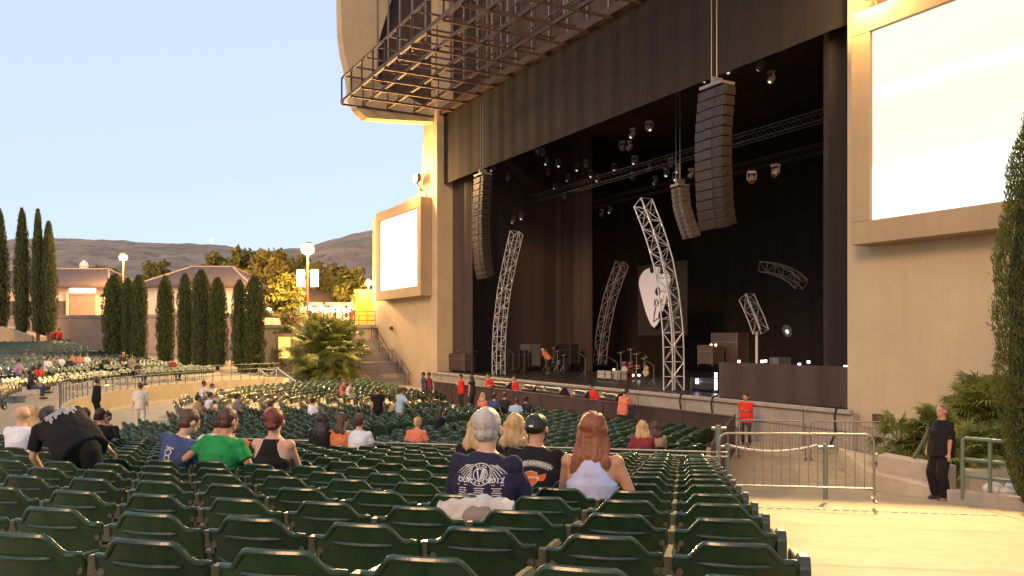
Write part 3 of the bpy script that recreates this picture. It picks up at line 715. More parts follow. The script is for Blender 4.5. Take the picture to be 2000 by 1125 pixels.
def person(label, loc, rz, pose='sit', shirt='black', sleeve=.55, hair='short', hc='dark', sk='light', trousers='denim', lean=.12, side=0, head=(0, 0), arms=None, w=1.0, s=1.0, vox=.03, tank=False, eyes=False, group=None, legs=None, feet=True, cat='person', hs=1.1):
    root = empty('person', loc, rz, label, cat, group); root.scale = (s, s, s)
    V = Vector; B = MB(); n = 14 if vox < .02 else 10
    if pose == 'sit': P = V((0, .10, .53))
    elif pose == 'bend': P = V((0, -.05, .95))
    else: P = V((0, 0, .945))
    u = V((math.sin(side), math.sin(lean) * math.cos(side), math.cos(lean) * math.cos(side))).normalized()
    rt = V((1, 0, 0)) - u * u.x; rt.normalize(); fw = u.cross(rt)
    bend = -.03 if pose == 'sit' else (-.08 if pose == 'bend' and w > 1.2 else 0)
    def sp(t): return P + u * t + fw * (bend * math.sin(math.pi * min(1, t / .57)))
    prof = [(-.10, .10, .085), (-.06, .155 * w, .115), (.05, .175 * w, .13 * w), (.14, .165 * w, .125 * w), (.24, .152 * w, .115 * w), (.35, .172 * w, .122 * w), (.44, .185, .118), (.50, .168, .10), (.545, .11, .078), (.58, .062, .062)]
    B.loft([B.ring(sp(t), rt, fw, a, b, 18) for t, a, b in prof])
    nb = sp(.55); hp, hy = head
    uh = (u + fw * (math.sin(hp) - lean * .35) + V((0, 0, .5 * abs(math.sin(lean))))).normalized() if pose != 'bend' else (u * math.cos(hp) + fw * math.sin(hp)).normalized()
    hr = (rt * math.cos(hy) + fw * math.sin(hy)); hr = (hr - uh * hr.dot(uh)).normalized(); hf = uh.cross(hr)
    M = Matrix((hr, hf, uh)).transposed()
    hc_ = nb + uh * (.115 + .055 * hs) + hf * .012
    B.cap(nb - u * .04, nb + uh * .10, .062 * (.6 + .4 * w), .056 * (.7 + .3 * w), n)
    def hl(x, y, z): return hc_ + M @ (V((x, y, z)) * hs)
    B.ball(hl(0, -.012, .02), V((.077, .098, .095)) * hs, 16, 12, M); B.ball(hl(0, .022, -.055), V((.058, .068, .062)) * hs, 14, 8, M)
    B.ball(hl(0, .062, -.088), (.026, .022, .02), 8, 6, M)
    if vox < .031:
        B.cap(hl(0, .088, .012), hl(0, .110, -.022), .010, .015, 8); B.ball(hl(0, .086, -.052), (.026, .012, .010), 8, 6, M); B.ball(hl(0, .080, .032), (.05, .016, .012), 10, 6, M)
        for x in (-1, 1): B.ball(hl(x * .092, .0, -.014), V((.013, .021, .033)) * hs, 8, 6, M)
    # arms
    sh = {}
    A = arms or {}
    for k, sg in (('L', -1), ('R', 1)):
        S_ = sp(.485) + rt * (.182 * sg * (.85 + .15 * w)); sh[k] = S_
        tg = A.get(k)
        if tg is None:
            tg = P + V((sg * .19, .34, .06)) if pose == 'sit' else P + rt * (sg * .26) + V((0, .05, -.12))
            pole = V((sg * .5, -.8, -.6))
        else:
            tg = P + V(tg); pole = V((sg * .7, -.5, -.7))
        E_, W_ = ik(S_, tg, .285, .255, pole)
        B.ball(S_, .062, 12, 8); B.cap(S_, E_, .053, .041, n); B.cap(E_, W_, .042, .028, n)
        sh[k + 'e'] = E_; sh[k + 'w'] = W_
        d = (W_ - E_).normalized(); sd = d.cross(V((0, 0, 1)))
        sd = sd.normalized() if sd.length > .1 else V((1, 0, 0))
        up = sd.cross(d)
        if vox > .034: B.ball(W_ + d * .07, .045, 8, 6)
        else:
            B.loft([B.ring(W_ + d * t, sd, up, a, b, 10) for t, a, b in ((-.01, .026, .02), (.03, .038, .017), (.075, .042, .015), (.095, .036, .011))])
            fr = .0095 if vox < .02 else .013
            for i, (x, L_) in enumerate(((-.032, .062), (-.011, .076), (.011, .072), (.031, .056))):
                a0 = W_ + d * .088 + sd * x; a1 = a0 + d * L_ * .55 - up * .012; a2 = a1 + d * L_ * .35 - up * .028
                B.cap(a0, a1, fr, fr * .95, 6); B.cap(a1, a2, fr * .95, fr * .8, 6)
            t0 = W_ + d * .03 + sd * (-sg * .034); t1 = t0 + d * .03 - sd * sg * .028; B.cap(t0, t1, fr * 1.25, fr * 1.1, 6); B.cap(t1, t1 + d * .03 - up * .01, fr * 1.1, fr * .85, 6)
    # legs
    kn = {}
    for k, sg in (('L', -1), ('R', 1)):
        Hh = P + V((sg * .092, 0, -.02))
        if legs: an = V(legs[0 if sg < 0 else 1])
        elif pose == 'sit': an = V((sg * .12, .50, .09))
        else: an = V((sg * .12, 0, .09))
        K, An = ik(Hh, an, .44, .42, V((sg * .12, 1, .25)))
        B.cap(Hh, K, .086 * (.6 + .4 * w), .058, n); B.cap(K, An, .056, .038, n); kn[k] = (Hh, K, An)
        B.cap(An + V((0, -.03, -.05)), An + V((sg * .03, .14, -.055)), .036, .03, 8)
    o = B.build('body', SK[sk], root, fix=False); rm(o, vox)
    # shirt
    Sh = MB(); e = .014 if vox < .02 else .018
    if tank:
        pr = [(-.07, .165 * w, .125 * w), (.05, .19 * w, .142 * w), (.14, .18 * w, .137 * w), (.24, .170 * w, .135 * w), (.32, .180 * w, .146 * w), (.37, .176, .158), (.42, .140, .166), (.46, .118, .164), (.50, .106, .150), (.545, .10, .125)]
        Sh.loft([Sh.ring(sp(t), rt, fw, a, b, 20) for t, a, b in pr])
    else:
        pr = [(-.10 if pose != 'stand' else -.13, .165 * w + e, .122 * w + e), (.05, .178 * w + e, .134 * w + e), (.14, .17 * w + e, .13 * w + e), (.24, .160 * w + e, .122 * w + e), (.35, .176 * w + e, .124 * w + e), (.44, .187 + e, .118 + e), (.50, .17 + e, .10 + e), (.545, .115 + e, .078 + e), (.565, .078 + e, .07 + e)]
        Sh.loft([Sh.ring(sp(t), rt, fw, a, b, 20) for t, a, b in pr])
        for k in 'LR':
            S_, E_, W_ = sh[k], sh[k + 'e'], sh[k + 'w']; Sh.ball(S_, .062 + e, 12, 8)
            if sleeve <= 1:
                q = S_.lerp(E_, sleeve); Sh.tube([S_, q], [.055 + e, .05 + e * 1.7], 12)
            else:
                Sh.cap(S_, E_, .055 + e, .045 + e, n); Sh.tube([E_, E_.lerp(W_, min(1, sleeve - 1))], [.046 + e, .036 + e], 12)
    o = Sh.build('shirt', CL[shirt], root, fix=False); rm(o, vox * .9, 4); bump_mod(o, (.006 if tank else .026) if vox < .02 else .03, .11, 'folds')
    shirt_o = o
    T = MB(); T.loft([T.ring(sp(t), rt, fw, a + .01, b + .01, 18) for t, a, b in prof[:3]])
    for k in 'LR':
        Hh, K, An = kn[k]; bg_ = 1 + max(0, w - 1.3) * 2.2; T.cap(Hh, K, .086 * (.6 + .4 * w) + .018, .075 * bg_, n); T.tube([K, An + V((0, 0, .0 if bg_ > 1 else .03))], [.074 * bg_, .06 * bg_ * 1.1], 12); T.ball(K, .074 * bg_, 10, 6)
    o = T.build('trousers', CL[trousers], root, fix=False); rm(o, vox, 4)
    if feet:
        for k in 'LR':
            An = kn[k][2]; m = MB(); m.cap(An + V((0, -.04, -.045)), An + V((0, .15, -.055)), .045, .038, 8); m.build('shoe', shoe_m, root, smooth='all', fix=False)
    # hair
    if hair != 'bald':
        h = MB()
        if hair in ('short', 'buzz', 'long', 'bun', 'bob'):
            k = .004 if hair == 'buzz' else (.008 if hair == 'short' else .013)
            h.ball(hl(0, -.024, .034), V((.079 + k, .093 + k, .090 + k)) * hs, 18, 12, M)
            if hair in ('short', 'buzz'): h.ball(hl(0, -.042, -.030), V((.074 + k * .5, .066 + k * .6, .056)) * hs, 14, 8, M)
            else: h.ball(hl(0, -.058, -.022), V((.064 + k * .6, .055 + k * .6, .062)) * hs, 14, 8, M)
        if hair == 'bun': h.ball(hl(.0, -.115, -.035), (.055, .05, .05), 12, 8, M)
        if hair in ('long', 'bob'):
            L = .30 if hair == 'long' else .15; NL = 7 if vox > .015 else 13
            for i in range(NL):
                a = lerp(-1, 1, i / (NL - 1)); x = a * .078; y = -.075 + .05 * abs(a) ** 2
                p0 = hl(x, y, .03); p1 = hl(x * 1.25, y - .02, -.10); p2 = p1 + V((a * .035, 0, 0)) - V((0, 0, 1)) * L * (.62 + .1 * math.sin(i * 2.3)) - fw * .045
                p3 = p1.lerp(p2, 1.35) + V((.012 * math.sin(i * 5), 0, 0))
                h.tube([p0, p1, p1.lerp(p2, .5) + V((.02 * math.sin(i * 3), -.012 * (1 + math.sin(i * 4.1)), 0)), p2, p3], [q * (1 if NL == 7 else .68) for q in (.04, .044, .042, .036, .008)], 10)
        if hair == 'cap':
            h.ball(hl(0, -.012, .040), V((.092, .108, .082)) * hs, 18, 12, M); h.ball(hl(0, -.05, .0), V((.085, .078, .055)) * hs, 14, 8, M)
            h.cap(hl(-.04, .07, .045), hl(-.035, .15, .03), .02, .012, 8); h.cap(hl(.04, .07, .045), hl(.035, .15, .03), .02, .012, 8); h.cap(hl(0, .07, .05), hl(0, .165, .032), .02, .012, 8)
        o = h.build('cap' if hair == 'cap' else 'hair', HR[hc], root, fix=False); rm(o, min(vox, .022) * .8, 3)
        if hair != 'cap': bump_mod(o, .003 if hair == 'buzz' else (.012 if hair in ('short', 'bun') else .034), .022 if hair in ('short', 'bun') else .075, 'locks' + hair)
    if eyes:
        for x in (-1, 1):
            m = MB(); m.ball(hl(x * .03, .072, .012), .0115, 8, 6); m.build('eye', eye_m, root, smooth='all', fix=False)
    info = dict(P=P, u=u, rt=rt, fw=fw, sp=sp, hl=hl, sh=sh, shirt=shirt_o, root=root, M=M)
    return info
def ci2(r): return [(r * math.cos(a), r * math.sin(a)) for a in [2 * math.pi * i / 16 for i in range(16)]]
def face_C(x, y): return math.atan2(CY - y, CX - x) - math.pi / 2
def nearseat(k, px):
    best = None
    for j2 in range(0, 4000):
        j = j2 * .01; p = seat_pos(k, j)
        if p.y < .8: continue
        d = abs(1000 + F * p.x / p.y - px)
        if best is None or d < best[0]: best = (d, j)
    return seat_pos(k, best[1])
def findY(px, py, h, lo, hi):
    best = None; n = 400
    for i in range(n):
        Y = lerp(lo, hi, i / n); p = at(px, py, Y); d = abs(p.z - H(p.x, p.y) - h)
        if best is None or d < best[0]: best = (d, Y)
    p = at(px, py, best[1]); return Vector((p.x, p.y, H(p.x, p.y)))
def decal(info, mesh_v, mesh_f, mt, name, off=.006, origin_t=.36):
    # lay flat artwork (metres, x right as seen from behind, y up) on the back of the shirt
    dg = bpy.context.evaluated_depsgraph_get(); ev = info['shirt'].evaluated_get(dg); bvh = BVHTree.FromPolygons([v.co.copy() for v in ev.data.vertices], [tuple(p.vertices) for p in ev.data.polygons])
    o0 = info['sp'](origin_t); vs = []
    for x, y in mesh_v:
        p = o0 + info['rt'] * x + info['u'] * y - info['fw'] * .6
        h = bvh.ray_cast(p, info['fw'])
        vs.append(h[0] - info['fw'] * off if h[0] is not None and h[3] < .75 else p + info['fw'] * .5)
    me = bpy.data.meshes.new(name); me.from_pydata([tuple(v) for v in vs], [], mesh_f); me.materials.append(mt)
    o = bpy.data.objects.new(name, me); col.objects.link(o); o.parent = info['shirt']; return o
def text_mesh(s, size, bold=0):
    cu = bpy.data.curves.new('t', 'FONT'); cu.body = s; cu.size = size; cu.align_x = 'CENTER'; cu.align_y = 'CENTER'; cu.offset = bold; cu.resolution_u = 2
    ob = bpy.data.objects.new('t', cu); col.objects.link(ob); bpy.context.view_layer.update()
    me = ob.to_mesh(); bm = bmesh.new(); bm.from_mesh(me); bmesh.ops.triangulate(bm, faces=bm.faces)
    long = [e for e in bm.edges if e.calc_length() > .03]
    bmesh.ops.subdivide_edges(bm, edges=long, cuts=1); bmesh.ops.triangulate(bm, faces=bm.faces)
    v = [(a.co.x, a.co.y) for a in bm.verts]; bm.verts.ensure_lookup_table(); f = [tuple(x.index for x in p.verts) for p in bm.faces]
    bm.free(); ob.to_mesh_clear(); bpy.data.objects.remove(ob); bpy.data.curves.remove(cu); return v, f
class Art:
    def __init__(s): s.v = []; s.f = []
    def put(s, v, f, dx=0, dy=0, arc=None):
        k = len(s.v)
        for x, y in v:
            if arc: a = x / arc; x, y = (arc + y) * math.sin(a), (arc + y) * math.cos(a) - arc
            s.v.append((x + dx, y + dy))
        s.f += [tuple(k + i for i in q) for q in f]; return s
    def text(s, t, size, dx, dy, bold=0, arc=None): v, f = text_mesh(t, size, bold); return s.put(v, f, dx, dy, arc)
    def stroke(s, pts, w, dx=0, dy=0, closed=False):
        pts = [Vector((*p, 0)) for p in pts]; n = len(pts); v = []
        for i in range(n):
            a = pts[(i - 1) % n] if closed or i else pts[i]; b = pts[(i + 1) % n] if closed or i < n - 1 else pts[i]
            d = (b - a).normalized(); nn = Vector((-d.y, d.x, 0)) * w / 2; v += [((pts[i] + nn).x, (pts[i] + nn).y), ((pts[i] - nn).x, (pts[i] - nn).y)]
        f = [(2 * i, 2 * i + 1, (2 * i + 3) % (2 * n), (2 * i + 2) % (2 * n)) for i in range(n if closed else n - 1)]
        return s.put(v, f, dx, dy)
    def poly(s, pts, dx=0, dy=0): return s.put(pts, [tuple(range(len(pts)))], dx, dy)

NV_ = .011
# the grey haired man in the navy tour shirt
p = nearseat(2, 940)
X1 = person('grey-haired man in navy concert tour shirt seated in front of the camera, jacket behind him', p, ROW_A, 'sit', 'navy', .85, 'short', 'grey', 'red', 'denim', lean=.10, w=1.25, s=1.0, vox=.011, hs=1.14, head=(.05, -.12), arms={'L': (-.30, .25, .0), 'R': (.30, .25, 0)})
pm = mat('shirt_print', (.50, .46, .44), .9, var=.25, scale=60); A_ = Art()
ci = lambda r, a0=0, a1=360, n=30: [(r * math.cos(R(lerp(a0, a1, i / n))), r * math.sin(R(lerp(a0, a1, i / n)))) for i in range(n + 1)]
cy = .07
A_.stroke(ci(.040)[:-1], .006, 0, cy, True); A_.stroke(ci(.066, 205, 335, 20), .006, 0, cy); A_.stroke(ci(.066, 25, 155, 20), .006, 0, cy)
A_.stroke([(-.022, .03), (-.006, -.034), (.002, -.034), (.012, .03)], .008, 0, cy); A_.stroke([(.012, .03), (.004, -.03)], .007, .008, cy); A_.stroke([(.022, .028), (.014, -.03)], .007, .008, cy); A_.stroke([(-.03, .03), (.034, .03)], .005, 0, cy)
for a in (215, 243, 270, 297, 325): A_.poly([(.007 * math.cos(R(b)) + .053 * math.cos(R(a)), .007 * math.sin(R(b)) + .053 * math.sin(R(a))) for b in range(0, 360, 60)], 0, cy)
for a in (60, 78, 102, 120): A_.poly([(.006 * math.cos(R(b)) + .053 * math.cos(R(a)), .006 * math.sin(R(b)) + .053 * math.sin(R(a))) for b in range(0, 360, 60)], 0, cy)
for sg in (-1, 1):
    for i in range(6):
        y0 = .058 - i * .012; L = .088 - i * .012
        A_.stroke([(sg * .05, y0 - .012), (sg * (.05 + L * .45), y0 + .006 - i * .001), (sg * (.05 + L), y0 - .035)], .0052, 0, cy - .008)
    A_.stroke([(sg * .048, .062), (sg * .085, .055), (sg * .15, .012), (sg * .052, -.002)], .005, 0, cy - .005)
A_.text('OUR', .044, -.092, .035, .0015); A_.text('2012', .044, .094, .035, .0015)
A_.stroke([(-.135, .06), (-.135, -.14), (-.12, -.16)], .005); A_.stroke([(.135, .06), (.135, -.14), (.12, -.16)], .005); A_.stroke([(-.14, .008), (-.07, .008)], .004); A_.stroke([(.14, .008), (.07, .008)], .004)
rr = random.Random(3)
for cx in (-.10, 0, .10):
    for i in range(10):
        wd = rr.uniform(.018, .032); yy = -.012 - i * .0135; A_.stroke([(cx - wd, yy), (cx + wd, yy)], .0058)
decal(X1, [(x * 1.16, y * 1.1) for x, y in A_.v], A_.f, pm, 'shirt_print', origin_t=.345)
# jacket over his seat back
j = MB(); jr = []
j.cur = 0
for i in range(19):
    a = lerp(-1, 1, i / 18); rgk = len(j.v)
    for z_, y_ in ((.62, .02), (.80, .035), (.885, .0), (.86, -.075), (.74, -.10 - .02 * math.sin(i * 1.3)), (.60, -.075)):
        k = .04 * (1 - a * a)
        j.v.append((a * (.255 - .05 * (z_ < .7)), y_ - .10 + .01 * math.sin(i * 2.1 + z_ * 20), z_ + k - .01 + .012 * math.sin(i * 1.7 + z_ * 9)))
    jr.append(list(range(rgk, rgk + 6)))
j.loft(jr)
for a, rr_ in ((-.20, .05), (.20, .05)): j.cap((a, -.13, .80), (a * 1.3, -.12, .62), rr_, .04, 10)
o = j.build('jacket', mat('jacket_pale', (.52, .47, .43), .85, var=.1, scale=7, bump=.7, bscale=12), None, loc=p - Vector((0, 0, .06)), rz=ROW_A, fix=False); rm(o, .012, 6); bump_mod(o, .03, .09, 'folds2')
tag(o, 'pale crumpled jacket hung over the seat back behind the grey-haired man', 'jacket')
j = MB(); j.ball((0, 0, 0), (.13, .05, .085), 16, 10); j.ball((.07, -.03, -.05), (.11, .04, .05), 12, 8); j.ball((-.04, -.035, .01), (.07, .04, .05), 12, 8)
o = j.build('hood', mat('jacket_brown', (.23, .17, .14), .9, var=.2, bump=.6, bscale=14), None, loc=p + Vector((0, -.185, .71)), rz=ROW_A, fix=False); rm(o, .012, 5); bump_mod(o, .03, .06, 'folds3'); tag(o, 'bunched brown hooded sweater stuffed behind the grey-haired man, below the pale jacket', 'sweater')
# the man in the black biker vest
p = nearseat(4, 1040)
X2 = person('broad man in black cap and black vest with winged orange emblem on its back', p, ROW_A, 'sit', 'black', .9, 'cap', 'cap', 'tan', 'denim', lean=.08, w=1.3, vox=.012, head=(.12, -.2))
A_ = Art(); A_.text('HARLEY-DAVIDSON', .040, 0, .10, .0012, arc=.34); decal(X2, A_.v, A_.f, mat('patch_letter', (.5, .47, .40), .9), 'patch_lettering', .010, .33)
A_ = Art(); ob = [(x, .022) for x in [-.165 + .33 * i / 20 for i in range(21)]] + [(x, -.03) for x in [.165 - .33 * i / 20 for i in range(21)]]
A_.put(ob, [(i, i + 1, 40 - i, 41 - i) for i in range(20)], 0, .103, arc=.34); decal(X2, A_.v, A_.f, mat('patch_ground', (.16, .15, .13), .9), 'patch_ground', .006, .33)
A_ = Art(); or_m = mat('patch_orange', (.55, .10, .02), .8)
A_.poly([(-.045, .045), (0, .058), (.045, .045), (.055, 0), (.04, -.03), (0, -.058), (-.04, -.03), (-.055, 0)], 0, 0); 
for sg in (-1, 1): A_.poly([(sg * .06, .03), (sg * .13, .045), (sg * .12, .0), (sg * .10, -.02), (sg * .06, -.022)])
decal(X2, A_.v, A_.f, or_m, 'patch_shield', .007, .30)
A_ = Art(); A_.stroke([(-.05, .05), (0, .064), (.05, .05), (.062, 0), (.045, -.034), (0, -.066), (-.045, -.034), (-.062, 0)], .006, closed=True); A_.poly([(-.07, .016), (.07, .016), (.07, -.016), (-.07, -.016)]); A_.stroke([(-.09, -.085), (.09, -.085)], .022); decal(X2, A_.v, A_.f, mat('patch_cream', (.55, .45, .33), .9), 'patch_bar', .011, .30)
A_ = Art(); A_.text('HARLEY', .024, 0, 0, .0008); decal(X2, A_.v, A_.f, or_m, 'patch_lettering', .014, .30)
m = MB(); m.box(X2['hl'](0.0, -.125, .01), (.035, .006, .016)); m.build('cap_mark', mat('white_mark', (.75, .72, .7), .7), X2['root'])
# auburn haired woman in lilac top
p = nearseat(3, 1153)
X3 = person('woman with long wavy auburn hair in a lilac tank top', p, ROW_A, 'sit', 'lilac', .2, 'long', 'auburn', 'tan', 'denim', lean=.06, w=1.12, vox=.011, tank=True, arms={'R': (.30, .18, .02), 'L': (-.18, .34, .1)})
person('blonde woman seated beyond the man in the black cap, left of his head', nearseat(6, 1000), ROW_A, 'sit', 'black', 1.5, 'bob', 'blond', 'light', vox=.018)
person('dark-clothed blonde person half hidden behind the grey-haired man', nearseat(5, 930), ROW_A, 'sit', 'black', 1.5, 'bob', 'blond', 'light', vox=.018, w=1.1)
person('red-haired woman with hair in a bun, bare shoulders, black racerback top', nearseat(5, 524), ROW_A, 'sit', 'black', .2, 'bun', 'red', 'light', lean=.05, w=1.18, vox=.013, tank=True, head=(0, .15))
person('man in a bright green t-shirt leaning to the left with short brown hair', nearseat(5, 412), ROW_A + .1, 'sit', 'green', .62, 'short', 'brown', 'tan', lean=.22, side=.10, w=1.25, vox=.013, head=(.1, -.5), arms={'L': (-.42, .15, .22), 'R': (.28, .26, .06)})
XK = person('young person in a dark blue printed t-shirt leaning right beside the green shirt', nearseat(5, 318), ROW_A - .1, 'sit', 'blue', .6, 'short', 'brown', 'light', lean=.12, side=.22, vox=.014, head=(.35, -.6))
A_ = Art(); A_.stroke(ci2(.035), .014, 0, .04, True); A_.stroke(ci2(.03), .012, 0, -.02, True); A_.stroke([(-.05, .09), (.05, .09)], .012)
decal(XK, A_.v, A_.f, mat('shirt_print', (.5, .46, .44)), 'shirt_print', origin_t=.34)
person('man in a cream t-shirt with short dark hair behind the green shirt', nearseat(6, 378), ROW_A - .35, 'sit', 'cream', .6, 'short', 'dark', 'tan', lean=.42, vox=.016, w=1.1, head=(.2, -.5))
person('person in a red top drinking, right of the man in green', nearseat(6, 466), ROW_A + 1.2, 'sit', 'red', .6, 'short', 'brown', 'light', lean=.1, vox=.016, head=(.1, .2), arms={'R': (.02, .20, .50)}, w=.85, s=.95)
# the man bending over between the rows
p = nearseat(4, 118) + GX * .30
XB = person('man in a faded black printed t-shirt bending over between the seat rows at left', p, ROW_A + R(14), 'bend', 'black', .75, 'short', 'dark', 'red', 'black', lean=.95, side=-.80, w=1.38, vox=.013, head=(.35, 0), arms={'L': (-.50, .30, -.34), 'R': (.05, .55, -.1)}, legs=[(-.14, .05, .09), (.14, -.02, .09)], s=1.0)
A_ = Art()
rr = random.Random(9)
for i in range(16):
    x = lerp(-.13, .15, i / 15); t_ = .10 + .03 * math.sin(i * 1.7) + rr.uniform(-.01, .01); b_ = -.02 - .05 * abs(math.sin(i * 1.1)) - rr.uniform(0, .06); A_.stroke([(x + .01 * q / 9, lerp(b_, t_, q / 9)) for q in range(10)], .021)
decal(XB, A_.v, A_.f, mat('faded_print', (.26, .25, .26), .9, var=.4, scale=40), 'shirt_print', .016, .33)
# seated people further left and beyond
L2 = [
 (7, 24, 'bald sunburnt man in a white shirt at the left edge of the picture', 'white', 'bald', 'dark', 'red', {}),
 (9, 56, 'person with blond hair beside the bald sunburnt man', 'cream', 'bob', 'blond', 'light', {}),
 (10, 84, 'woman with long dark hair left of the bending man\'s back', 'coral', 'long', 'dark', 'light', {'head': (.1, -.4)}),
 (10, 146, 'person with short fair hair leaning left above the bending man', 'grey', 'short', 'brown', 'light', {'head': (.3, .6)}),
 (11, 184, 'dark-haired man in a black t-shirt resting his arm on the seat', 'black', 'short', 'dark', 'tan', {'w': 1.15}),
 (12, 622, 'woman with long dark hair and black top, left of the orange shirt', 'black', 'long', 'dark', 'light', {}),
 (12, 660, 'woman in an orange t-shirt with brown hair holding a drink', 'orange', 'bob', 'brown', 'light', {'head': (0, -.9)}),
 (12, 694, 'person in a white t-shirt with short brown hair beside the orange shirt', 'white', 'short', 'brown', 'light', {}),
]
for k, px, lab, c, h, hc2, sk2, kw in L2:
    person(lab, nearseat(k, px), ROW_A, 'sit', c, .6, h, hc2, sk2, vox=.02, **kw)
person('man in black facing the camera and reading a white sheet', nearseat(13, 219), ROW_A + math.pi, 'sit', 'black', .8, 'short', 'dark', 'tan', vox=.02, eyes=True, arms={'L': (-.08, .28, .22), 'R': (.08, .28, .22)})
taken = set()
def snap(px, py, lo, hi):
    best = None
    for i, (x, y, z, a, ri, k) in enumerate(field):
        if not (lo < y < hi) or i in taken: continue
        u = 1000 + F * x / y; v = HZ - F * (z + 1.36 - CZ) / y; d = abs(u - px) + 1.3 * abs(v - py)
        if best is None or d < best[0]: best = (d, i)
    taken.add(best[1]); x, y, z, a, ri, k = field[best[1]]; return Vector((x, y, z)), a
def loose(lst):
    for px, py, h, lo, hi, lab, pose, c, sl, hr, hc2, sk2, kw in lst:
        p = findY(px, py, h, lo, hi); a = kw.pop('face', None); rz = face_C(p.x, p.y) if a is None else R(a)
        if pose == 'sit' and lab.split()[0] != 'dark-haired':
            p, a2 = snap(px, py, lo, hi); rz = a2 if a is None else (rz if False else a2)
        person(lab, p, rz, pose, c, sl, hr, hc2, sk2, vox=kw.pop('vox', .03), **kw)
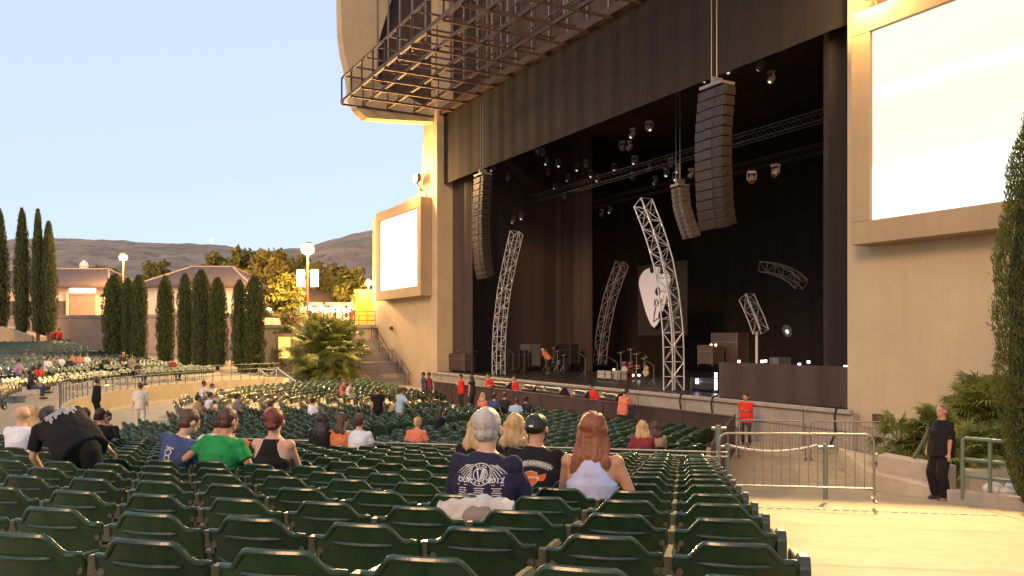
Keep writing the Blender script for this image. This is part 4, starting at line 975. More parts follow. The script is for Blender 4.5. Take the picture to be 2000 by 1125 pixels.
loose([
 (815, 822, 1.36, 16.5, 20, 'person in a coral t-shirt seated alone just beyond the metal rail', 'sit', 'coral', .7, 'short', 'blond', 'light', {'vox': .022, 'lean': .3}),
 (1250, 841, 1.30, 16.5, 20, 'blonde woman in a maroon top seated near the right end past the rail', 'sit', 'maroon', .9, 'bob', 'blond', 'light', {'vox': .022}),
 (1290, 844, 1.28, 16.5, 20, 'woman with sandy brown hair and brown top next to the maroon top', 'sit', 'khaki', .9, 'bob', 'brown', 'light', {'vox': .022}),
 (850, 787, 1.36, 18, 26, 'dark-haired woman in black turned to the right with a bare forearm', 'sit', 'black', .5, 'long', 'dark', 'light', {'vox': .024, 'face': -70, 'arms': {'R': (.1, .45, .12)}}),
 (738, 757, 1.76, 22, 34, 'dark-clothed man standing among the lower seats with his back to us', 'stand', 'black', .7, 'short', 'brown', 'tan', {'trousers': 'dark', 'face': 10}),
 (757, 776, 1.30, 22, 34, 'person with bare back bending between the two standing men', 'sit', 'khaki', .3, 'short', 'dark', 'light', {'lean': .6, 'face': -60}),
 (781, 757, 1.78, 22, 34, 'man in a pale blue shirt and khaki shorts standing among the lower seats', 'stand', 'sky', .9, 'short', 'brown', 'tan', {'trousers': 'khaki', 'face': -50, 'arms': {'R': (.5, .2, .08)}}),
 (517, 783, 1.36, 24, 36, 'lone person with reddish face seated in the lower block, above the bun of hair', 'sit', 'coral', .7, 'short', 'brown', 'red', {}),
 (609, 776, 1.36, 24, 38, 'person in a dark and white top seated alone in the lower block', 'sit', 'white', .7, 'short', 'dark', 'light', {'face': 30}),
 (458, 764, 1.36, 24, 40, 'man in a grey shirt seated in the lower block', 'sit', 'grey', .8, 'short', 'dark', 'tan', {}),
 (393, 748, 1.36, 28, 44, 'tall seated man in a white shirt, leftmost of the white shirts by the walkway', 'sit', 'white', .8, 'short', 'dark', 'brown', {}),
 (413, 753, 1.36, 28, 44, 'person in a white shirt right of the tall white shirt by the walkway', 'sit', 'white', .8, 'short', 'brown', 'light', {}),
 (403, 766, 1.36, 24, 40, 'person in a white sleeveless top in front of the two white shirts', 'sit', 'white', .3, 'short', 'dark', 'tan', {}),
 (376, 770, 1.36, 24, 40, 'person in a tan top seated at the row end by the walkway', 'sit', 'khaki', .8, 'short', 'dark', 'tan', {}),
 (187, 742, 1.72, 30, 42, 'person in black standing on the sunken walkway by the curved wall', 'stand', 'black', 2, 'short', 'dark', 'tan', {'trousers': 'black', 'face': -40}),
 (274, 750, 1.74, 30, 42, 'person in all pale clothes walking along the sunken walkway', 'stand', 'cream', 1.2, 'short', 'brown', 'tan', {'trousers': 'cream', 'face': 20, 'legs': [(-.1, .22, .09), (.1, -.2, .1)]}),
 (664, 742, 1.36, 38, 50, 'left one of a sunlit pair seated below the palm bush', 'sit', 'coral', .6, 'short', 'brown', 'red', {'face': 150}),
 (677, 743, 1.36, 38, 50, 'right one of a sunlit pair seated below the palm bush', 'sit', 'cream', .6, 'short', 'red', 'red', {'face': 150}),
 (940, 776, 1.36, 28, 40, 'person in a red shirt holding a lit phone near the stage barrier', 'sit', 'coral', .6, 'bob', 'blond', 'light', {}),
 (966, 771, 1.38, 28, 40, 'man in a grey blue shirt seated near the stage barrier', 'sit', 'blue', .6, 'short', 'dark', 'light', {}),
 (980, 772, 1.38, 28, 41, 'person in a dark top seated between the two blue shirts by the barrier', 'sit', 'dark', .6, 'short', 'brown', 'light', {}),
 (995, 776, 1.34, 28, 40, 'person in a light blue top leaning forward near the stage barrier', 'sit', 'sky', .6, 'short', 'brown', 'tan', {'lean': .4}),
 (1020, 777, 1.34, 28, 40, 'person in a dark top raising a forearm, rightmost near the stage barrier', 'sit', 'dark', .4, 'short', 'dark', 'tan', {}),
 (32, 700, 1.36, 34, 60, 'person in a mauve top seated in the far block at the left edge', 'sit', 'mauve', .8, 'short', 'dark', 'tan', {'vox': .035}),
 (66, 706, 1.36, 34, 60, 'person in a red top seated in the far block', 'sit', 'red', .8, 'bob', 'brown', 'tan', {'vox': .035}),
 (50, 726, 1.36, 30, 56, 'person in a dark top seated in the lower far block, below the red top', 'sit', 'dark', .8, 'short', 'dark', 'tan', {'vox': .035}),
 (207, 692, 1.36, 40, 70, 'dark-clothed person seated alone right of the white shirts row', 'sit', 'dark', .8, 'short', 'dark', 'tan', {'vox': .035}),
 (238, 690, 1.36, 40, 70, 'left one of two dark-clothed people near the first cypress', 'sit', 'dark', .8, 'bald', 'dark', 'tan', {'vox': .035}),
 (253, 690, 1.36, 40, 70, 'right one of two dark-clothed people near the first cypress', 'sit', 'grey', .8, 'short', 'brown', 'tan', {'vox': .035}),
 (334, 701, 1.36, 40, 70, 'person in dark red seated at the far block\'s edge before the cypresses', 'sit', 'maroon', .8, 'short', 'dark', 'tan', {'vox': .035}),
 (266, 714, 1.36, 40, 66, 'person lounging in a dark top in the middle of the far block', 'sit', 'dark', .8, 'short', 'dark', 'tan', {'vox': .035}),
])
WH = [(88, 694, 'white', 'first from the left'), (103, 691, 'grey', 'second from the left'), (114, 692, 'white', 'third from the left'), (128, 692, 'dark', 'fourth from the left'), (137, 692, 'khaki', 'fifth from the left'), (152, 690, 'coral', 'sixth from the left'), (163, 690, 'white', 'rightmost')]
for px, py, c, w_ in WH:
    p, a2 = snap(px, py, 44, 74); person(f'{w_} of the row of spectators seated high in the far block', p, a2, 'sit', c, .8, 'short', 'brown', 'light', vox=.035, group='row of spectators in the far block')
for px, c, w_ in ((71, 'pink', 'leftmost'), (84, 'dark', 'second'), (95, 'grey', 'third'), (105, 'coral', 'fourth'), (115, 'red', 'rightmost')):
    p = at(px, 675, 74); person(f'{w_} of the group standing at the top of the far block', Vector((p.x, p.y, H(p.x, p.y))), R(200 + px % 40), 'stand', c, .8, 'short', 'dark', 'tan', vox=.04, group='group standing at the top of the far block')
# stewards in red along the stage
def qpos(px, q, z=None):
    t = (px - 1000) / F; Y = (SD + q) / (.881 * t + .4725); return Vector((t * Y, Y, H(t * Y, Y) if z is None else z))
crossed = {'L': (.10, .20, .30), 'R': (-.08, .22, .27)}
SR = SROT + math.pi / 2          # facing the audience
for px, q, lab, kw in (
  (902, -3.9, 'steward in red with crossed arms, standing left before the stage barrier', dict(arms=dict(crossed), w=1.2)),
  (957, -2.2, 'steward in red standing behind the barrier by the leftmost monitor wedge', dict(arms={'L': (-.35, .2, .25)})),
  (1008, -2.1, 'steward in red between the black monitor wedges behind the barrier', dict(w=1.05)),
  (1165, -2.2, 'steward in red leaning on the barrier with a white badge', dict(lean=.35, w=1.2, head=(.3, .5))),
  (1458, -1.5, 'steward in red with folded hands at the end of the barrier, right', dict(arms=dict(crossed), w=1.2)),
):
    person(lab, qpos(px, q, .3), SR + (R(0) if px != 1458 else R(30)), 'stand', 'red', 1.3, 'short', 'dark', 'tan', 'dark', vox=.022, eyes=True, group='stewards in red shirts', **kw)
pi_ = person('steward in orange red seen from the side looking down at a phone', qpos(1216, -3.7, .3), SROT - math.pi / 2 + R(10), 'stand', 'coral', .9, 'short', 'dark', 'tan', 'dark', lean=.15, w=1.15, vox=.022, head=(.6, 0), arms={'L': (-.05, .45, .20), 'R': (.06, .45, .18)}, group='stewards in red shirts')
person('dark-haired person in a sleeveless top beside the leftmost steward', qpos(923, -3.9, .3), SR - R(60), 'stand', 'dark', .3, 'bob', 'brown', 'light', 'dark', vox=.024)
person('left of the pair standing at the far stage wall corner, blue top', qpos(829, -4.6, .3), SR, 'stand', 'blue', .6, 'short', 'dark', 'brown', 'dark', vox=.026)
person('right of the pair standing at the far stage wall corner, maroon top', qpos(840, -4.4, .3), SR, 'stand', 'maroon', 1.3, 'short', 'dark', 'brown', 'dark', vox=.026)
person('stage hand crouching among the drums, warm light painted as an orange shirt', qpos(1072, 4.0, 1.73), SR - R(70), 'bend', 'orange', .7, 'short', 'blond', 'tan', 'dark', lean=.8, vox=.028)  # orange shirt colour stands in for the warm light falling on him
# guard
gx = at(1838, 980, 16.2); gz = Hnear(gx.x, gx.y)
GI = person('bald guard in dark uniform standing on the walkway by the green railing', Vector((gx.x, gx.y, gz)), R(106), 'stand', 'black', 1.0, 'buzz', 'buzz', 'tan', 'black', lean=-.03, w=1.5, vox=.014, eyes=True, head=(.0, .1), arms={'L': (-.30, .10, -.06), 'R': (.30, .04, .0)}, s=1.02)
m = MB(); m.box((.0, .0, .945), (.40, .30, .045)); m.box((.2, .06, .93), (.05, .09, .12)); m.box((-.2, .04, .93), (.05, .08, .1)); m.build('belt', mat('belt', (.01, .01, .01), .35), GI['root'], bevel=.01)
# deck people far off
for i, (px, c) in enumerate(((616, 'black'), (624, 'coral'), (642, 'grey'), (653, 'dark'), (664, 'white'), (686, 'maroon'))):
    p = at(px, 640, 74); person(('person in black', 'person in coral', 'person in grey', 'shadowy person', 'person in white', 'person in maroon')[i] + ' standing on the terrace before the food stands', Vector((p.x, p.y, 4.7)), R(150 + 40 * i), 'stand', c, .8, 'short', 'dark', 'tan', vox=.045, group='people on the terrace')
# ------------------------------------------------------------ vegetation
def leafm(name, c1, c2, sc_=3.0, tr=.25):
    m = mat(name, c1, .55, var=.1, scale=sc_, c2=c2, spec=.3); N = m.node_tree.nodes; L = m.node_tree.links
    p = N['Principled BSDF']; out = N['Material Output']; t = N.new('ShaderNodeBsdfTranslucent'); mx = N.new('ShaderNodeMixShader'); mx.inputs[0].default_value = tr
    L.new(p.inputs['Base Color'].links[0].from_socket, t.inputs[0]); L.new(p.outputs[0], mx.inputs[1]); L.new(t.outputs[0], mx.inputs[2]); L.new(mx.outputs[0], out.inputs[0]); return m
cyp_m = leafm('cypress_leaf', (.032, .050, .013), (.11, .125, .03), 4.0, .2)
palm_m = leafm('palm_leaf', (.07, .10, .018), (.28, .28, .06), 1.4)
tree_m = leafm('tree_leaf', (.07, .085, .02), (.20, .19, .05), .5)
tree2_m = leafm('tree_leaf_gold_lit', (.10, .10, .028), (.26, .22, .06), .5)  # lamplight on the trees is painted in as golder leaf colours
bark_m = mat('bark', (.10, .065, .045), .9, var=.3, scale=8, bump=.8, bscale=12, stretch=(1, 1, .2))
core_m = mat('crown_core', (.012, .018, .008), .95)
def cypress(h, prof, n, leaf, seed):
    rg = random.Random(seed); mb = MB()
    def rad(t):
        for (a, ra), (b, rb) in zip(prof, prof[1:]):
            if a <= t <= b: return lerp(ra, rb, (t - a) / (b - a))
        return prof[-1][1]
    for i in range(n):
        t = rg.random() ** .9; a = rg.uniform(0, 2 * math.pi); r0 = rad(t)
        lump = 1 + .26 * noise.noise(Vector((math.cos(a) * 1.6, math.sin(a) * 1.6, t * h * 1.1 + seed))) + .10 * noise.noise(Vector((math.cos(a) * 4, math.sin(a) * 4, t * h * 3.5 + seed)))
        r = r0 * lump * (1 - .30 * rg.random() ** 2.2); z = t * h
        r *= 1 + (.07 if rg.random() < .05 else 0); p = Vector((r * math.cos(a), r * math.sin(a), z)); out = Vector((math.cos(a), math.sin(a), 0))
        up = (Vector((0, 0, 1)) + out * rg.uniform(-.1, .55) + Vector((rg.uniform(-.3, .3), rg.uniform(-.3, .3), 0))).normalized()
        sd = up.cross(out + Vector((rg.uniform(-.6, .6), rg.uniform(-.6, .6), 0))).normalized(); L_ = leaf * rg.uniform(.7, 1.6); w_ = leaf * rg.uniform(.22, .4)
        mb.add([p - sd * w_ * .5, p + sd * w_ * .5, p + up * L_ * .6 + sd * w_ * .42 + out * .01, p + up * L_, p + up * L_ * .55 - sd * w_ * .45], [(0, 1, 2, 3, 4)])
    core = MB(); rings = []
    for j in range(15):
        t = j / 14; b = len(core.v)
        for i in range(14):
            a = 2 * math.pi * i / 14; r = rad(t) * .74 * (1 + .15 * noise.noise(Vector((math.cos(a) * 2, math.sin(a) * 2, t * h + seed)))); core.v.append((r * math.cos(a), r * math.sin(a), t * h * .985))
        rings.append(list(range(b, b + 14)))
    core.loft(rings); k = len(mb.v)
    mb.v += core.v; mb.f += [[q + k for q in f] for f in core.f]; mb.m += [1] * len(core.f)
    return mb
def cypress_tree(h, prof, n, leaf, seed, loc, label, group=None):
    r = empty('cypress', loc, 0, label, 'tree', group)
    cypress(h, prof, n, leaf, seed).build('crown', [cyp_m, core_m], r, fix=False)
    m = MB(); m.tube([(0, 0, -.3), (0, 0, h * .3)], [.11, .06], 8); m.build('trunk', bark_m, r, smooth=True)
    return r
p = at(2046, 985, 13.7); p.z = Hnear(p.x, p.y) + .1
cypress_tree(7.5, [(0, .30), (.03, .46), (.12, .60), (.25, .70), (.5, .735), (.62, .68), (.75, .52), (.83, .34), (.92, .16), (1, .02)], 42000, .055, 5, p, 'tall clipped cypress at the right edge of the picture, nearest tree')
cprof = [(0, .88), (.15, .95), (.4, 1.0), (.7, .98), (.84, .82), (.93, .55), (1, .12)]
tall = [(0, .75), (.1, .9), (.35, 1.0), (.6, .86), (.8, .6), (.95, .35), (1, .1)]
protoc = {}
def far_cyp(px, ytop, ybase, Y, wpx, label, group, style, seed):
    b = at(px, ybase, Y); h = (ybase - ytop) / F * Y; r = wpx / F * Y / 2 * (.84 + .07 * (seed * 7 % 3))
    key = (style, seed % 3)
    if key not in protoc:
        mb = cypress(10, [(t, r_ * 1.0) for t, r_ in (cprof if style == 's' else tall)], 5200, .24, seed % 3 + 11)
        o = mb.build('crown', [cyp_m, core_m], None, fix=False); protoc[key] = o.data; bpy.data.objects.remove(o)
    root = empty('cypress', b, R(seed * 50), label, 'tree', group)
    o = bpy.data.objects.new('crown', protoc[key]); col.objects.link(o); o.parent = root; o.scale = (r, r, h / 10)
    m = MB(); m.tube([(0, 0, -1), (0, 0, h * .3)], .14, 6); m.build('trunk', bark_m, root)
G1 = 'tall narrow cypresses at the far left'
for px, yt, w, l, sd_ in ((-2, 412, 40, 'tall cypress cut by the left edge of the picture', 1), (43, 411, 30, 'tall thin cypress, second from the left edge', 2), (74, 412, 30, 'tall thin cypress, third from the left edge', 3), (95, 436, 34, 'slightly shorter cypress touching the third one, fourth from the left edge', 4)):
    far_cyp(px, yt, 648, 70, w, l, G1, 't', sd_)
G2 = 'row of clipped columnar cypresses before the tan building'
for i, (px, yt, yb_, w) in enumerate(((224, 538, 694, 44), (250, 545, 700, 30), (271, 540, 702, 36), (323, 541, 705, 34), (362, 537, 712, 36), (393, 530, 714, 42), (425, 545, 716, 38), (468, 549, 716, 36), (497, 541, 716, 44))):
    far_cyp(px, yt, yb_, 62 - i * .5, w, f'dark columnar cypress, {NUMW[i]} from the left in the row before the tan building', G2, 's', i + 5)
# fan palms
def fan(mb, base, dirv, L_, R_, rg, droop=.3):
    d = dirv.normalized(); tip = base + d * L_; tip.z -= droop * L_ * .3
    mid = base.lerp(tip, .5) + Vector((0, 0, .1 * L_)); mb.tube([base, mid, tip], .012, 4, False)
    d2 = (tip - mid).normalized(); sd = d2.cross(Vector((0, 0, 1)))
    sd = sd.normalized() if sd.length > .1 else Vector((1, 0, 0)); up = sd.cross(d2)
    tw = rg.uniform(-.5, .5); sd, up = sd * math.cos(tw) + up * math.sin(tw), up * math.cos(tw) - sd * math.sin(tw)
    nl = 15
    for i in range(nl):
        a = lerp(-1.9, 1.9, i / (nl - 1)); v = (d2 * math.cos(a) + sd * math.sin(a)).normalized(); l = R_ * (1 - .25 * abs(a) / 1.9) * rg.uniform(.85, 1.1)
        n_ = v.cross(up).normalized() * R_ * .055; c = tip + v * l * .5 + up * .02; e = tip + v * l - Vector((0, 0, 1)) * l * rg.uniform(.1, .35)
        mb.add([tip, c - n_, e, c + n_], [(0, 1, 2, 3)])
def palm(loc, Rr, Hh, nf, fr, seed, label, group=None, stems=3):
    rg = random.Random(seed); root = empty('palm_bush', loc, 0, label, 'palm', group); mb = MB(); tr = MB()
    heads = [Vector((rg.uniform(-.42, .42) * Rr, rg.uniform(-.42, .42) * Rr, Hh * rg.uniform(.25, .62))) for _ in range(stems)]
    for h_ in heads: tr.tube([(h_.x * .6, h_.y * .6, -.1), h_ * .5 + Vector((h_.x * .3, h_.y * .3, 0)), h_], [Rr * .07, Rr * .06, Rr * .045], 7)
    for i in range(nf):
        h_ = heads[i % stems]; a = rg.uniform(0, 2 * math.pi); el = rg.uniform(-.75, 1.45)
        d = Vector((math.cos(a) * math.cos(el), math.sin(a) * math.cos(el), math.sin(el)))
        fan(mb, h_, d, min(Rr * .72, Hh * .5) * rg.uniform(.55, 1), fr, rg)
    mb.build('leaves', palm_m, root, fix=False); tr.build('trunk', bark_m, root, smooth=True)
palm(at(645, 742, 57), 2.8, 4.2, 420, .8, 3, 'big round fan palm bush lit yellow, left of the concrete stairs', None, 7)
GP = 'fan palm bushes in front of the right wall'
palm(at(1790, 900, 19.0), .95, 1.25, 130, .38, 8, 'leftmost fan palm bush before the right wall, lit yellow green', GP, 3)
palm(at(1866, 890, 19.6), 1.15, 1.75, 160, .42, 9, 'tallest fan palm bush behind the guard\'s head', GP, 4)
palm(at(1948, 890, 19.2), 1.15, 1.8, 150, .42, 10, 'fan palm bush touching the tall cypress at right', GP, 4)
palm(at(1900, 935, 17.8), .9, 1.3, 70, .4, 12, 'low fan palm behind the green pipe railing', GP, 3)
# rounded trees and shrubs
def crown_tree(loc, h, rw, rh, nclump, leafs, leaf, seed, label, group=None, m_=None, cat='tree', name='tree', trunk=.12):
    rg = random.Random(seed); root = empty(name, loc, 0, label, cat, group); mb = MB(); tr = MB(); c0 = Vector((0, 0, h - rh))
    tr.tube([(0, 0, -.5), (0, 0, h - rh * 1.3), (rg.uniform(-.2, .2) * rw, 0, h - rh * .6)], [trunk, trunk * .8, trunk * .4], 7)
    for i in range(nclump):
        while True:
            v = Vector((rg.uniform(-1, 1), rg.uniform(-1, 1), rg.uniform(-1, 1)))
            if .25 < v.length < 1: break
        v = v * (1 - .25 * rg.random()); cc = c0 + Vector((v.x * rw, v.y * rw, v.z * rh)); cr = rw * rg.uniform(.16, .34)
        if i % 3 == 0: tr.tube([(0, 0, h - rh * 1.5), c0 * .6 + cc * .4, cc], [trunk * .4, trunk * .25, trunk * .08], 5)
        for k in range(leafs):
            q = Vector((rg.gauss(0, 1), rg.gauss(0, 1), rg.gauss(0, .8))); q = q.normalized() * cr * (rg.random() ** .45); p = cc + q
            n_ = Vector((rg.uniform(-1, 1), rg.uniform(-1, 1), rg.uniform(-.3, 1))).normalized(); a = n_.orthogonal().normalized(); a.rotate(Matrix.Rotation(rg.uniform(0, 6.3), 3, n_)); b = n_.cross(a); l = leaf * rg.uniform(.6, 1.4)
            mb.add([p - a * l, p - b * l * .4, p + a * l, p + b * l * .4], [(0, 1, 2, 3)])
    mb.build('crown', m_ or tree_m, root, fix=False); tr.build('trunk', bark_m, root, smooth=True); return root
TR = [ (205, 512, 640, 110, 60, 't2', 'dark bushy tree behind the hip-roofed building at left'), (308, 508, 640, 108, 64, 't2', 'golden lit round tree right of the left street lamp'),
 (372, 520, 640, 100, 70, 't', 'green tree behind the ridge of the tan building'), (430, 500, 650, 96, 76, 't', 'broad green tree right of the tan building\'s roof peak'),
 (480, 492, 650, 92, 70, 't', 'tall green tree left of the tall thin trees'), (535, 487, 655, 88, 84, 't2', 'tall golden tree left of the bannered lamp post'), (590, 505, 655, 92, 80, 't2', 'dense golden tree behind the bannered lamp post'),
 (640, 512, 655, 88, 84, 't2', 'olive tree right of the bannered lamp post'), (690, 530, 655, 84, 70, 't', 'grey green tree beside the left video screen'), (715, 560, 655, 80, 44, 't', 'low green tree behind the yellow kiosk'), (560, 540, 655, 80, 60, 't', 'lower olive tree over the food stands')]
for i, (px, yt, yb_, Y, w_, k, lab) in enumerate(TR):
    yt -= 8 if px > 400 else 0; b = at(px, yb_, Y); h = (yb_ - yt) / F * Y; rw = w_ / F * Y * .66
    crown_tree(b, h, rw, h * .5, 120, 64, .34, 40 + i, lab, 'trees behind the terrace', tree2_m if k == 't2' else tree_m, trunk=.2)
for px, yt, lab in ((505, 474, 'thin wispy tree sticking up above the ridge'), (546, 474, 'thin sparse tree poking up left of the lamp glow')):
    crown_tree(at(px, 560, 95), (560 - yt) / F * 95, .55, 1.4, 12, 26, .16, px, lab, 'thin trees on the skyline', tree_m, trunk=.09)
for px, py, Y, h, rw, lab in ((525, 742, 58, 2.6, 1.3, 'dark shrub left of the lit pillar'), (497, 742, 58.5, 1.8, 1.2, 'low dark shrub at the foot of the last columnar cypress'), (560, 668, 63, 1.5, .9, 'brownish shrub on the ochre wall'), (228, 690, 63, .9, .9, 'low hedge clump at the foot of the first columnar cypress')):
    crown_tree(at(px, py, Y), h, rw, h * .5, 24, 40, .10, px, lab, None, tree_m, 'shrub', 'shrub', .05)
# ------------------------------------------------------------ far buildings and terraces
pale = mat('pale_wall', (.56, .46, .36), .85, var=.06, scale=.5); roof_m = mat('roof_tile', (.085, .062, .066), .8, var=.15, scale=2, bump=.5, bscale=8)
white_lit = mat('sign_lit', (.8, .75, .7), .5, emit=(1, .78, .6), estr=.9); dkop = mat('dark_opening', (.10, .07, .06), .8)
tw = empty('terrace', (0, 0, 0), 0, 'long tan terrace wall running behind the cypresses below the buildings', 'terrace')
m = MB(); m.prism([(-58, 78), (-40, 76), (-21.5, 70), (-21.5, 130), (-80, 130)], 'z', 1.0, 5.7); m.build('wall', mat('terrace_wall', (.42, .29, .21), .85, var=.12, scale=.6), tw, bevel=.05)
m = MB(); m.prism([(-58.1, 77.9), (-39.9, 75.9), (-21.4, 69.8), (-21.4, 70.2), (-39.9, 76.3), (-58, 78.3)], 'z', 5.7, 5.95); m.build('coping', concrete, tw)
def hip_house(x0, x1, Y, dep, z0, zw, zr, ridge, label, feat):
    r = empty('building', (0, 0, 0), 0, label, 'building'); m = MB(); m.box2((x0, Y, z0), (x1, Y + dep, zw)); m.build('wall', pale, r, bevel=.03)
    o = .7; m = MB(); e = zw; A_ = (x0 - o, Y - o, e); B_ = (x1 + o, Y - o, e); C_ = (x1 + o, Y + dep + o, e); D_ = (x0 - o, Y + dep + o, e)
    R1 = (ridge[0], Y + dep / 2, zr); R2 = (ridge[1], Y + dep / 2, zr)
    m.add([A_, B_, C_, D_, R1, R2, (x0 - o, Y - o, e - .25), (x1 + o, Y - o, e - .25), (x1 + o, Y + dep + o, e - .25), (x0 - o, Y + dep + o, e - .25)],
          [(0, 1, 5, 4), (1, 2, 5), (2, 3, 4, 5), (3, 0, 4), (0, 6, 7, 1), (1, 7, 8, 2), (2, 8, 9, 3), (3, 9, 6, 0), (9, 8, 7, 6)])
    m.build('roof', roof_m, r)
    m = MB(); m.tube([R2, B_], .1, 6); m.tube([R1, A_], .1, 6); m.tube([R1, R2], .1, 6); m.tube([R2, C_], .1, 6); m.build('ridge_cap', mat('ridge_tile', (.30, .23, .2), .7), r)
    for nm, a, b, mt in feat: m = MB(); m.box2(a, b); m.build(nm, mt, r, bevel=.01)
def X(px, Y): return (px - 1000) / F * Y
def Z(py, Y): return CZ - (py - HZ) / F * Y
YA = 88; YB = 78
hip_house(X(-60, YA), X(207, YA), YA, 9, 5.7, Z(557, YA), Z(528, YA) + .5, (X(-20, YA), X(172, YA)), 'small pale building with a grey purple hip roof at far left', [
 ('sign', (X(137, YA), YA - .12, Z(572, YA)), (X(187, YA), YA, Z(563, YA)), white_lit), ('opening', (X(136, YA), YA - .05, Z(618, YA)), (X(186, YA), YA + .02, Z(575, YA)), mat('shutter', (.27, .2, .17), .7)), ('post', (X(131, YA), YA - .2, Z(620, YA)), (X(135, YA), YA - .03, Z(563, YA)), pale),
 ('window', (X(195, YA), YA - .04, Z(580, YA)), (X(204, YA), YA + .02, Z(575, YA)), dkop), ('opening', (X(8, YA), YA - .05, Z(618, YA)), (X(128, YA), YA + .02, Z(588, YA)), dkop)])
hip_house(X(288, YB), X(478, YB), YB, 11, 5.7, Z(556, YB), Z(524, YB) + .6, (X(330, YB), X(415, YB)), 'long pale building with a brown hip roof and pale ridge caps behind the cypress row', [
 (('window'), (X(a, YB), YB - .05, Z(614, YB)), (X(b, YB), YB + .02, Z(562, YB)), mat('pale_window', (.62, .58, .52), .5)) for a, b in ((288, 308), (337, 352), (375, 381), (443, 458))] + [('plinth', (X(286, YB), YB - .1, 5.7), (X(480, YB), YB, Z(616, YB)), dkop)])
for px, py, w_, lab in ((120, 545, 9, 'left white domed roof vent beyond the hip roof'), (164, 530, 8, 'right white domed roof vent beyond the hip roof')):
    b = at(px, py, 97); m = MB(); k = w_ / F * 97; m.lathe((0, 0, 0), [(k * 1.3, -1.6), (k * 1.3, -.3), (k, -.2), (k, .5), (k * 1.15, .55), (k * .9, .95), (k * .4, 1.2), (.05, 1.28)], 14); o = m.build('roof_vent', mat('vent_white', (.6, .58, .55), .6), smooth=True, loc=b); tag(o, lab, 'vent')
m = MB(); m.prism([(X(-60, 68), 68), (X(0, 68), 68), (X(66, 70), 70), (X(66, 70), 72), (X(-60, 70), 76)], 'z', 1.5, 4.05); o = m.build('ramp_wall', concrete, bevel=.05); tag(o, 'pale sloping concourse wall at the left edge, below the tall cypresses', 'wall')
for v in o.data.vertices:
    if v.co.z > 3: v.co.z = lerp(4.95, 4.05, smooth(X(-10, 68), X(66, 70), v.co.x))
# moon
m = MB(); m.ball((0, 0, 0), 8, 16, 12); o = m.build('moon', mat('moon', (.8, .8, .8), .9, emit=(1, 1, 1), estr=1.3), smooth='all', loc=at(412, 470, 4200)); tag(o, 'tiny white moon low over the ridge', 'moon')
# ------------------------------------------------------------ lamps
globe = mat('sodium_globe', (1, .8, .4), .5, emit=(1, .62, .20), estr=1.25); bulb_m = mat('bulb_white', (1, 1, 1), .5, emit=(1, .86, .62), estr=16)
def street_lamp(px, py, Y, zb, pw, label, banners=False, rr=.42):
    t = at(px, py, Y); h = t.z - zb; r = empty('street_lamp', (t.x, t.y, zb), 0, label, 'street lamp', 'sodium lamps behind the seats')
    m = MB(); m.tube([(0, 0, 0), (0, 0, h - .3)], [.14, .09], 8); m.build('pole', darksteel, r, smooth=True)
    m = MB(); m.ball((0, 0, h), (rr, rr, rr * .85), 16, 12); m.build('globe', globe, r, smooth='all'); m = MB(); m.lathe((0, 0, h + rr * .8), [(rr * .8, 0), (rr * .6, .1), (.05, .16)], 14); m.build('hood', darksteel, r, smooth=True)
    if banners:
        for sg in (-1, 1):
            m = MB(); m.box((sg * .62, 0, h - 2.6), (.72, .05, 1.5)); b_ = m.build('banner', mat('banner_white', (.7, .66, .68), .8), r)
            m = MB(); m.box((sg * .62, -.03, h - 2.45), (.45, .02, .22)); m.box((sg * .62, -.03, h - 3.0), (.5, .02, .4)); m.build('stripe', mat('banner_mauve', (.5, .3, .4), .8), b_)
    l = lamp('light', (0, -.9, h - .1), pw, (1, .52, .13), .5); l.parent = r
street_lamp(241, 503, 86, 5.7, 5000, 'left glowing orange street lamp over the hip-roofed building')
street_lamp(601, 487, 76, 4.7, 11000, 'brightest orange street lamp, on the pole with two white banners', True, .62)
street_lamp(720, 553, 70, 4.7, 3500, 'smallest orange street lamp, above the yellow kiosk', False, .28)
# kiosk, stands, lights
r = empty('kiosk', at(716, 648, 68.5), R(-6), 'bright yellow kiosk beside the foot of the left video screen', 'kiosk')
m = MB(); m.box((0, 0, 1.5), (1.5, 1.4, 3.4)); m.build('body', mat('kiosk_yellow', (.75, .42, .03), .6), r, bevel=.03)
m = MB(); m.box((0, 0, 3.3), (1.6, 1.5, .18)); m.build('roof', mat('kiosk_roof', (.65, .35, .06), .6), r)
l = lamp('light', (-.2, -1.6, 3.2), 260, (1, .7, .25), .2); l.parent = r
r = empty('food_tent', at(604, 640, 84), 0, 'dark round-topped tent over the food stands', 'tent')
m = MB(); m.lathe((0, 0, 2.0), [(3.9, 0), (3.6, .5), (2.8, 1.1), (1.5, 1.6), (.1, 1.8)], 20); m.build('canopy', mat('tent_dark', (.035, .02, .015), .8), r, smooth=True)
m = MB(); [m.tube([(3.6 * math.cos(a), 3.6 * math.sin(a), -.5), (3.6 * math.cos(a), 3.6 * math.sin(a), 2.1)], .06, 6) for a in (.5, 1.6, 2.6, 3.7, 4.7, 5.8)]; m.build('leg', darksteel, r)
